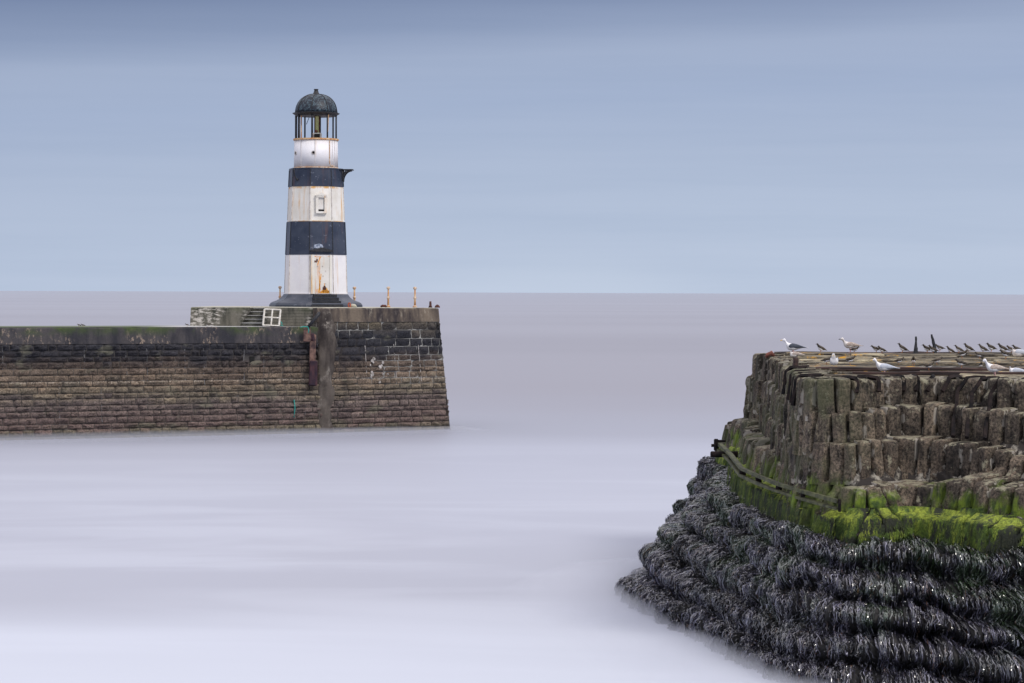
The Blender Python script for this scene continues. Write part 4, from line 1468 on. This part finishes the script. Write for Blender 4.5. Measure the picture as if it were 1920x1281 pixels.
def weed_surf(s, v):
    s = np.asarray(s, float); v = np.asarray(v, float)
    q = np.stack([s * 30, s * 0 + 3.1, v * 0], -1)
    vv = np.clip(v + .022 * vnoise(q) + .030 * vnoise(np.stack([s * 42, v * 5, s * 0 + 5], -1)), 0, 1)
    t_ = np.interp(vv, pl, PROF[:, 0]); z = np.interp(vv, pl, PROF[:, 1])
    z = z + (.11 * vnoise(np.stack([s * 34, s * 0, v * 5], -1)) + .13 * vnoise(np.stack([s * 11, s * 0 + 8, v * 4], -1))) * np.clip(v * 5, 0, 1)
    P = curve(MC, s) * (1 - t_)[..., None] + curve(FC, s) * t_[..., None]
    base = P
    e = 1e-3
    a, b = curve(FC, np.clip(s - e, 0, 1)), curve(FC, np.clip(s + e, 0, 1))
    a2, b2 = curve(MC, np.clip(s - e, 0, 1)), curve(MC, np.clip(s + e, 0, 1))
    tg = (b - a) + (b2 - a2); tg /= np.linalg.norm(tg, axis=-1, keepdims=True)
    nn = np.stack([tg[..., 1], -tg[..., 0]], -1) * NSIGN
    P3 = np.stack([base[..., 0], base[..., 1], z], -1)
    tier_i = np.floor(np.interp(v, [0, 1], [0, 5.2]))
    col_ = s * 95 + 7.7 * tier_i + .6 * vnoise(np.stack([s * 50, tier_i, s * 0], -1))
    fr = np.abs((col_ % 1) - .5) * 2
    hsh = (np.sin(np.floor(col_) * 12.9898 + tier_i * 78.2) * 43758.5) % 1
    bul = fbm(P3 * np.array([2.0, 2.0, 1.8]), 3) * .08 + (.16 * hsh + .03) * (1 - fr ** 4) + .02
    bul = bul * np.clip(.1 + v * 7, 0, 1)
    X = base + nn * bul[..., None]
    return np.stack([X[..., 0], X[..., 1], z + .4 * bul], -1), nn, tg


gs, gv = np.meshgrid(np.linspace(.10, 1, 700), np.linspace(0, 1, 110))
P, nn, tg = weed_surf(gs.ravel(), gv.ravel())
n = 700
j_, i_ = np.meshgrid(np.arange(109), np.arange(699), indexing='ij')
q = (j_ * n + i_).ravel()
Fc = np.stack([q, q + 1, q + n + 1, q + n], -1)
np_mesh('lower_terraces', P, Fc, M_weedbase, near)

rng = np.random.default_rng(4)
NBL = 150000
# place fronds evenly by length of outline, denser at the camera-facing side
lenF = np.concatenate([[0], np.cumsum(np.linalg.norm(np.diff((MC + FC) / 2, axis=0), axis=1))])
smin_l, smax_l = np.interp([.09, 1.0], SP, lenF)
bs = np.interp(rng.uniform(smin_l, smax_l - .1, NBL), lenF, SP)
bv = rng.uniform(0.06, .97, NBL)
clump = vnoise(np.stack([bs * 130, bv * 22, bs * 0 + 9], -1))
colm = vnoise(np.stack([bs * 210, bv * 7, bs * 0 + 31], -1))
keep = rng.uniform(-1, 1, NBL) < clump * 1.2 + colm * .9 + .55
P0, _, _ = weed_surf(bs, bv)
# fronds thinned near the right front, black rock painting a shadowed recess
pxs = 960 + P0[:, 0] / P0[:, 1] * F_PX
shade_gap = (pxs > 1878) & (P0[:, 2] < 1.0) & (rng.random(NBL) < .55)
keep &= ~shade_gap
keep &= ~((P0[:, 2] > 2.34) & (bs < .40))
bs, bv, clump = bs[keep], bv[keep], clump[keep]
N = len(bs)
L = (.08 + .28 * rng.random(N) ** 1.6) * (1 + .45 * clump)
wdt = rng.uniform(.004, .0135, N)
dv = L / 5.2
ds_lat = (rng.normal(0, .045, N) + .05 * vnoise(np.stack([bs * 160, bv * 30, bs * 0 + 2], -1))) / lenF[-1]
lift0 = rng.uniform(.0, .06, N) + .07 * np.clip(clump, 0, 1)
NP_ = 6
pts, nrm, tgt = [], [], []
curl = rng.normal(0, .03, N)
for k in range(NP_):
    f = k / (NP_ - 1)
    s_k = np.clip(bs + ds_lat * f + curl / lenF[-1] * math.sin(f * 5), 0, 1)
    v_k = np.clip(bv + dv * f, 0, 1)
    Pk, nk, tk = weed_surf(s_k, v_k)
    lf = lift0 * (1 - .5 * f) + .05 * math.sin(f * math.pi) * rng.uniform(.3, 1.2, N) + .01
    jt = rng.normal(0, .011, (N, 3)) * (k > 0)
    Pk += jt
    Pk[:, 0] += nk[:, 0] * lf; Pk[:, 1] += nk[:, 1] * lf; Pk[:, 2] += lf * .5
    pts.append(Pk); tgt.append(tk)
tw = rng.uniform(-1.5, 1.5, N)
V = np.zeros((N, NP_, 2, 3))
for k in range(NP_):
    f = k / (NP_ - 1)
    wk = wdt * (1 - .55 * f) * (.6 if k == 0 else 1)
    a = tw + f * rng.normal(0, .9, N)
    # width direction: mostly along the wall, twisted out of its plane
    dx = np.cos(a)[:, None] * np.stack([tgt[k][:, 0], tgt[k][:, 1], np.zeros(N)], -1) + np.sin(a)[:, None] * np.stack([nk[:, 0], nk[:, 1], np.zeros(N) + .3], -1)
    V[:, k, 0] = pts[k] - dx * wk[:, None]
    V[:, k, 1] = pts[k] + dx * wk[:, None]
V = V.reshape(-1, 3)
b = np.arange(N) * NP_ * 2
Fc = np.concatenate([np.stack([b + 2 * k, b + 2 * k + 1, b + 2 * k + 3, b + 2 * k + 2], -1) for k in range(NP_ - 1)])
toneb = np.clip(rng.beta(.55, 2.3, N) * (1 + .5 * vnoise(np.stack([bs * 25, bv * 6, bs * 0 + 14], -1))) + .20 * clump + .12 * vnoise(np.stack([bs * 60, bv * 12, bs * 0 + 4], -1)), 0, 1)  # random tone, plus painted highlights on clumps and darker gaps
weed = np_mesh('seaweed', V, Fc, M_kelp, None, attrs={'tone': np.repeat(toneb, NP_ * 2), 'tint': np.repeat(rng.random(N), NP_ * 2)})
tag(weed, kind='stuff')

# algae hair hanging on the green ledge and mossy slabs
NA_ = 15000
lo_, hi_ = np.interp([.14, .99], SP, arcM)
us = np.interp(rng.uniform(lo_, hi_, NA_), arcM, SP)
zs = 2.25 + rng.random(NA_) * .52
c = outline(us, np.full(NA_, 2.42)); tg, nn = frame_at(us, lambda q: outline(q, np.full_like(q, 2.42))); nn = nn * NSIGN
gap = vnoise(np.stack([us * 45, zs * .8, us * 0], -1)) > -.35
us, zs, c, tg, nn = us[gap], zs[gap], c[gap], tg[gap], nn[gap]
N = len(us)
out_ = np.where(zs > 2.68, rng.uniform(-.7, .0, N), .07 + (2.7 - zs) * .12) + .05
L = rng.uniform(.04, .12, N)
V = np.zeros((N, 3, 2, 3))
wk = rng.uniform(.006, .014, N)
for k in range(3):
    f = k / 2
    base = np.stack([c[:, 0] + nn[:, 0] * (out_ + .02 * f), c[:, 1] + nn[:, 1] * (out_ + .02 * f), zs - L * f * (zs < 2.68) + .01], -1)
    base[:, :2] += nn * (L * f * (zs >= 2.68))[:, None]
    for m_, sg in ((0, -1), (1, 1)):
        V[:, k, m_] = base + np.concatenate([tg * (wk * sg * (1 - .6 * f))[:, None], (rng.uniform(-.006, .006, N))[:, None]], 1)
V = V.reshape(-1, 3); b = np.arange(N) * 6
Fc = np.concatenate([np.stack([b + 2 * k, b + 2 * k + 1, b + 2 * k + 3, b + 2 * k + 2], -1) for k in range(2)])
tag(np_mesh('green_algae', V, Fc, M_algae, None), kind='stuff')

# ------------------------------------------------------------------ mist of the long exposure, lapping at the feet of both piers
def mist_material(name, dens, col=(.76, .78, .84)):
    m = bpy.data.materials.new(name); m.use_nodes = True
    for n_ in list(m.node_tree.nodes): m.node_tree.nodes.remove(n_)
    tt = NT(m.node_tree)
    v_ = tt.n('ShaderNodeVolumePrincipled')
    v_.inputs['Color'].default_value = (*col, 1)
    v_.inputs['Density'].default_value = dens
    v_.inputs['Anisotropy'].default_value = 0.0
    o_ = tt.n('ShaderNodeOutputMaterial')
    tt.link(v_.outputs[0], o_.inputs['Volume'])
    return m


def mist(name, inner, outer, h, mat):
    """wedge ring: tall at the wall, running out to nothing on the water"""
    n_ = len(inner)
    V_, Fc_ = [], []
    for k in range(n_):
        a_, b_ = inner[k], outer[k]
        hk = h[k] if hasattr(h, '__len__') else h
        V_ += [(a_[0], a_[1], .004), (a_[0], a_[1], hk), (b_[0], b_[1], .004)]
    for k in range(n_ - 1):
        q_ = 3 * k
        Fc_ += [(q_, q_ + 1, q_ + 4, q_ + 3), (q_ + 1, q_ + 2, q_ + 5, q_ + 4), (q_ + 2, q_, q_ + 3, q_ + 5)]
    Fc_ += [(0, 2, 1), (3 * n_ - 3, 3 * n_ - 2, 3 * n_ - 1)]
    mb_ = MB(); mb_.add(V_, Fc_)
    o_ = mb_.build(name, mat, None, tone=False)
    tag(o_, kind='stuff')


idx_ = np.arange(int(NS * .16), NS, 3)
ctr = FC[idx_]
_, nF = frame_at(SP[idx_], lambda q: curve(FC, q)); nF = nF * NSIGN
hh = .36 + .12 * np.sin(np.arange(len(idx_)) * .35) * np.cos(np.arange(len(idx_)) * .13)
MM = mist_material('sea_mist', .75)
mist('sea_mist', ctr - nF * .9, ctr + nF * 2.6, hh, MM)
mist('sea_mist', [tuple((pA(u, 0, -.2))[:2]) for u in (-2, 6, 12, 18, LA - .2)] + [tuple(pB(LB * .5, 0, -.2)[:2]), tuple(pB(LB, 0, -.2)[:2]), tuple((B1 + dB * .02 - nB * 2)[:2])],
     [tuple((pA(u, 0, 3))[:2]) for u in (-2, 6, 12, 18, LA - .2)] + [tuple(pB(LB * .5, 0, 3.0)[:2]), tuple((pB(LB, 0, 2.2) + dB * 1.3)[:2]), tuple((B1 + dB * 1.8 - nB * 2)[:2])],
     [.34, .34, .34, .32, .30, .26, .2, .08], mist_material('sea_mist_far', .6, (.66, .68, .74)))

# ================================================================== BIRDS
def loft(stations, n=14):
    """stations: (x, z, ry, rz) along the body; returns verts and faces of one continuous skin"""
    V_, Fc_ = [], []
    for (x, z, ry, rz) in stations:
        for k in range(n):
            a_ = 2 * math.pi * k / n
            V_.append(Vector((x, ry * math.cos(a_), z + rz * math.sin(a_))))
    for j in range(len(stations) - 1):
        for k in range(n):
            Fc_.append((j * n + k, j * n + (k + 1) % n, (j + 1) * n + (k + 1) % n, (j + 1) * n + k))
    Fc_.append(tuple(range(n))); Fc_.append(tuple((len(stations) - 1) * n + k for k in range(n)))
    return V_, Fc_


def smooth_stations(st, k=3):
    a = np.array(st, float)
    return [tuple(r_) for r_ in interp_curve(a, k)]


class LocalMB(MB):
    def build(self, name, mat, parent=None, smooth=True):
        me = bpy.data.meshes.new(name)
        me.from_pydata(self.v, [], self.f); me.update()
        bm = bmesh.new(); bm.from_mesh(me); bmesh.ops.recalc_face_normals(bm, faces=bm.faces[:]); bm.to_mesh(me); bm.free()
        o = bpy.data.objects.new(name, me); COL.objects.link(o); me.materials.append(mat)
        me.polygons.foreach_set('use_smooth', [smooth] * len(me.polygons))
        o.parent = parent
        return o


def make_gull(body_mat, wing_mat, tail_mat, bill_mat, leg_mat, pose='stand', head_mat=None):
    """faces -X; origin at the feet; about .55 m long"""
    r_ = empty('gull', (0, 0, 0))
    lh_ = .10 if pose == 'stand' else .0
    B = .105 + lh_
    if pose == 'sleep':
        st = [(.27, B + .00, .006, .004), (.20, B + .005, .035, .018), (.10, B, .065, .055), (0, B - .01, .085, .085), (-.10, B - .005, .08, .085), (-.155, B + .02, .055, .07), (-.165, B + .055, .042, .045), (-.16, B + .085, .034, .030), (-.155, B + .11, .012, .012)]
    elif pose == 'front':
        st = [(.16, B - .02, .01, .006), (.10, B - .02, .06, .03), (.04, B - .02, .085, .07), (-.03, B - .015, .09, .085), (-.08, B + .02, .07, .07), (-.085, B + .07, .045, .04), (-.095, B + .11, .040, .038), (-.095, B + .145, .025, .02), (-.09, B + .155, .008, .006)]
    else:
        st = [(.30, B - .015, .012, .005), (.22, B - .005, .035, .018), (.12, B, .065, .05), (.02, B, .085, .08), (-.08, B + .01, .082, .085), (-.145, B + .05, .066, .075), (-.17, B + .10, .054, .058), (-.185, B + .14, .048, .050), (-.21, B + .165, .042, .042), (-.24, B + .162, .026, .024), (-.258, B + .156, .012, .011)]
    mb = LocalMB(); v_, f_ = loft(smooth_stations(st)); mb.add(v_, f_); body = mb.build('body', body_mat, r_)
    hx, hz = (-.245, B + .162) if pose == 'stand' else ((-.12, B + .115) if pose == 'front' else (-.175, B + .085))
    mb = LocalMB()
    if pose != 'sleep':
        v_, f_ = loft([(hx, hz, .012, .013), (hx - .03, hz - .002, .009, .011), (hx - .055, hz - .008, .006, .008), (hx - .064, hz - .016, .002, .003)], 8)
        mb.add(v_, f_); mb.build('bill', bill_mat, r_)
    for sy in (-1, 1):
        w_ = LocalMB()
        if pose == 'front':
            ws = [(-.05, B, .012, .03), (0, B + .01, .02, .06), (.08, B + .0, .02, .045), (.17, B - .02, .01, .012)]
        else:
            ws = [(-.115, B + .02, .010, .020), (-.07, B + .025, .022, .055), (0, B + .03, .026, .062), (.09, B + .022, .024, .048), (.19, B + .01, .016, .024), (.29, B - .01, .008, .010), (.345, B - .018, .003, .004)]
        v_, f_ = loft(smooth_stations(ws), 10)
        v_ = [Vector((q_.x, q_.y + sy * (.066 if q_.x < .1 else max(.012, .066 - (q_.x - .1) * .24)), q_.z)) for q_ in v_]
        w_.add(v_, f_); w_.build('wing', wing_mat, r_)
        tt = LocalMB(); v_, f_ = loft([(.20 if pose != 'front' else .12, B + .0, .006, .006), (.27 if pose != 'front' else .16, B - .005, .012, .005), (.36 if pose != 'front' else .2, B - .012, .004, .003)], 6)
        if sy == 1 and pose != 'front': tt.add(v_, f_); tt.build('tail', tail_mat, r_)
        ey = LocalMB()
        if pose != 'sleep':
            ex, ez = (hx + .028, hz + .012) if pose == 'stand' else (hx + .01, hz + .012)
            ey.tube([(ex, sy * .030, ez), (ex, sy * .036, ez)], .006, 6); ey.build('eye', M_bill_d, r_)
        if pose == 'stand':
            lg = LocalMB()
            lg.tube([(.0, sy * .035, B - .07), (.012, sy * .035, .055), (.0, sy * .035, .008)], [.014, .007, .006], 6)
            lg.tube([(0, sy * .035, .008), (-.045, sy * .05, .003)], [.007, .004], 5); lg.tube([(0, sy * .035, .008), (-.05, sy * .033, .003)], [.007, .004], 5); lg.tube([(0, sy * .035, .008), (-.045, sy * .018, .003)], [.007, .004], 5)
            lg.build('leg', leg_mat, r_)
    return r_


def put(o, px, py, z, label, cat, rz=0, scale=1.0, group=None, d=None):
    q = onz(px, py, z) if d is None else at(px, py, d)
    o.location = (q.x, q.y, z); o.rotation_euler = (0, 0, rz); o.scale = (scale,) * 3
    tag(o, label, cat, group)


ZD = 5.10
g = 'gulls resting on the breakwater'
# bird that stand on the rear iron bar: row at d = 59.3, z = 5.25
ZR = 5.255
def on_row(px, d): return at(px, 640, d).x


def put_row(o, px, d, z, label, cat, rz=0, scale=1.0, group=None):
    o.location = (on_row(px, d), d, z - .07); o.rotation_euler = (0, 0, rz); o.scale = (scale,) * 3
    tag(o, label, cat, group)


put_row(make_gull(M_white_f, M_slate_f, M_white_f, M_bill_y, M_leg_p), 1487, 56.6, 5.10, 'large white gull with dark slate wings standing at the far left corner of the breakwater', 'gull', .05, 1.0, g)
put_row(make_gull(M_juv_f, M_brown_f, M_dark_f, M_bill_d, M_leg_p, 'sleep'), 1492, 55.4, 5.08, 'mottled pale brown gull lying low in front of the dark-winged gull', 'gull', 0, .75, g)
put_row(make_gull(M_juv_f, M_brown_f, M_dark_f, M_bill_d, M_leg_p), 1594, 59.25, 5.10, 'greyish mottled gull on the rear edge, left of the first pair of small brown birds', 'gull', .1, .95, g)
put_row(make_gull(M_white_f, M_palegrey_f, M_white_f, M_bill_y, M_leg_p, 'front'), 1564, 49.0, 5.10, 'small white gull sitting and facing forward on the deck left of the centre', 'gull', R(75), .95, g)
put_row(make_gull(M_white_f, M_palegrey_f, M_white_f, M_bill_y, M_leg_p, 'stand'), 1658, 44.5, 5.03, 'white gull with pale grey wing sitting on the front edge of the breakwater', 'gull', .08, .85, g)
put_row(make_gull(M_white_f, M_brown_f, M_dark_f, M_bill_d, M_leg_p), 1865, 42.9, 5.07, 'young white and brown gull standing on pink legs at the front edge', 'gull', .1, .85, g)
put_row(make_gull(M_white_f, M_palegrey_f, M_palegrey_f, M_bill_y, M_leg_p, 'sleep'), 1907, 44.6, 5.05, 'hunched white gull resting at the right edge beside the young brown-winged gull', 'gull', 0, .8, g)
# faint one behind at the very right
put_row(make_gull(M_juv_f, M_palegrey_f, M_dark_f, M_bill_d, M_leg_p, 'sleep'), 1912, 55.0, 5.12, 'blurry grey-brown gull crouched on the deck below the last small birds at right', 'gull', 0, 1.0, g)


def make_wader(back_mat=M_dark_f):
    """small stocky shore bird facing -X, about .22 m"""
    r_ = empty('wading_bird', (0, 0, 0))
    B = .085
    st = [(.115, B - .012, .006, .003), (.085, B - .004, .018, .009), (.045, B, .034, .028), (0, B + .003, .043, .040), (-.045, B + .016, .038, .037), (-.075, B + .040, .026, .026), (-.092, B + .058, .022, .022), (-.108, B + .060, .012, .012), (-.113, B + .058, .004, .005)]
    mb = LocalMB(); v_, f_ = loft(smooth_stations(st), 12); mb.add(v_, f_); body = mb.build('body', back_mat, r_)
    # white underside, hugging the belly
    ws = [(.07, B - .014, .016, .008), (.03, B - .014, .031, .022), (0, B - .013, .040, .030), (-.04, B - .004, .034, .028), (-.066, B + .014, .022, .018)]
    mb = LocalMB(); v_, f_ = loft(smooth_stations(ws), 10); mb.add(v_, f_); mb.build('belly', M_white_f, r_)
    mb = LocalMB(); v_, f_ = loft([(-.108, B + .058, .006, .006), (-.125, B + .053, .004, .004), (-.137, B + .047, .0015, .0015)], 6); mb.add(v_, f_); mb.build('bill', M_bill_d, r_)
    for sy in (-1, 1):
        ws = [(-.045, B + .012, .005, .012), (-.01, B + .014, .010, .026), (.04, B + .008, .009, .020), (.09, B - .004, .005, .009), (.125, B - .012, .001, .002)]
        v_, f_ = loft(smooth_stations(ws), 8)
        v_ = [Vector((q_.x, q_.y + sy * (.036 if q_.x < .02 else max(.004, .036 - (q_.x - .02) * .3)), q_.z)) for q_ in v_]
        mb = LocalMB(); mb.add(v_, f_); mb.build('wing', back_mat, r_)
        mb = LocalMB(); mb.tube([(.0, sy * .015, B - .03), (.004, sy * .015, .03), (0, sy * .015, .004), (-.018, sy * .015, .002)], [.006, .0035, .0035, .002], 5); mb.build('leg', M_leg_o, r_)
    return r_


wader0 = make_wader()
kids0 = list(wader0.children)
used = False


def wader(px, d, z, label, rz=0.0, sc=1.0, tilt=0.0, src=None):
    global used
    if not used:
        r_ = wader0; used = True
    else:
        r_ = wader0.copy(); COL.objects.link(r_)
        for ch in kids0:
            c_ = ch.copy(); COL.objects.link(c_); c_.parent = r_
    r_.location = (on_row(px, d), d, z); r_.rotation_euler = (0, tilt, rz); r_.scale = (sc * .86, sc * .86, sc * rnd.uniform(.78, .98))
    tag(r_, label, 'bird', 'small dark wading birds on the breakwater')


W = 1.35
ZI = 5.04
wader(1538, 59.3, ZI, 'small dark bird alone on the rear edge between dark-winged gull and mottled gull', .2, 1.5, .25)
wader(1602, 59.0, ZI, 'small dark bird tucked against the tail of the mottled grey gull', 2.6, W)
wader(1643, 59.3, ZI, 'upright small bird showing a white belly, first of the pair right of the mottled gull', .1, W, 0)
wader(1653, 59.2, ZI - .02, 'crouching small dark bird touching the tail of the upright white-bellied one', .2, W, .2)
wader(1691, 59.3, ZI, 'sloping small dark bird alone left of the pointed timber post', .0, 1.6, .3)
wader(1738, 59.2, ZI, 'small dark bird with lowered head between the two broken posts', .2, 1.5, .15)
wader(1749, 59.0, ZI - .02, 'small dark bird squatting at the foot of the leaning post', .1, 1.4, .15)
wader(1762, 59.4, ZI + .04, 'small grey bird just right of the leaning black post', .1, 1.35, .1)
wader(1781, 59.3, ZI - .03, 'small dark bird, first of the row right of the leaning post', .1, 1.4, .3)
wader(1797, 59.3, ZI, 'slender greyish small bird, second of the row right of the leaning post', .0, 1.4, .25)
wader(1815, 59.3, ZI, 'thickset small dark bird, third of the row right of the leaning post', .2, 1.6, .25)
wader(1842, 59.3, ZI, 'sloping small dark bird, fourth of the row right of the leaning post', .0, 1.5, .25)
wader(1858, 59.3, ZI + .02, 'raised small dark bird, fifth of the row right of the leaning post', .15, 1.45, .15)
wader(1879, 59.3, ZI, 'small dark bird with pale throat, sixth of the row right of the leaning post', .1, 1.55, .2)
wader(1896, 59.3, ZI, 'seventh small bird of the row right of the leaning post', .15, 1.4, .1)
wader(1907, 59.4, ZI, 'last small bird of the rear row beside the right edge of the picture', .0, 1.5, .15)
wader(1550, 49.1, 5.05, 'small dark bird crouched just left of the front-facing white gull', 2.8, 1.2)
wader(1594, 49.2, 5.05, 'small dark bird crouched to the right of the front-facing white gull', 2.9, 1.2)
wader(1685, 49.0, 5.05, 'small brown bird on the deck behind the tail of the white front-edge gull', 3.0, 1.2)
wader(1713, 48.8, 5.05, 'front-facing small bird with white breast in the middle of the deck', R(80), 1.2)
wader(1757, 49.2, 5.05, 'small brown bird on the deck below the leaning post', 3.0, 1.2)
wader(1742, 45.6, 5.05, 'small grey-brown bird near the front edge below the leaning post', 3.1, 1.05)
wader(1804, 54.0, 5.05, 'small dark bird on the deck just below the thickset bird of the rear row', 2.9, 1.3)
wader(1837, 54.0, 5.05, 'small dark bird low on the deck left above the young gull', .2, 1.2)
wader(1886, 53.8, 5.05, 'small dark bird with white collar between the young gull and the rear row', .05, 1.4)
wader(1803, 47.0, 5.05, 'small bird with pale front on the deck left of the young gull', .1, 1.3)
wader(1839, 46.5, 5.05, 'tiny bird standing on the deck close to the head of the young gull', R(90), 1.0)
# two tiny birds on the far wall
def far_bird(px, label):
    r_ = wader0.copy(); COL.objects.link(r_)
    for ch in kids0:
        c_ = ch.copy(); COL.objects.link(c_); c_.parent = r_
    dd = 104 + px / 600 * 6.4 + 1.4
    r_.location = (on_row(px, dd), dd, Z_ARM + .01); r_.rotation_euler = (0, 0, .3); r_.scale = (.9,) * 3
    tag(r_, label, 'bird', 'tiny birds on the far pier wall')


far_bird(149, 'left tiny dark bird of the pair on the far wall, left of the platform')
far_bird(156, 'right tiny dark bird of the pair on the far wall, left of the platform')
far_bird(351, 'tiny dark bird at the left corner of the raised platform')
far_bird(389, 'tiny bird on the walkway in front of the raised platform, left of the pair')
far_bird(397, 'tiny bird on the walkway in front of the raised platform, right of the pair')
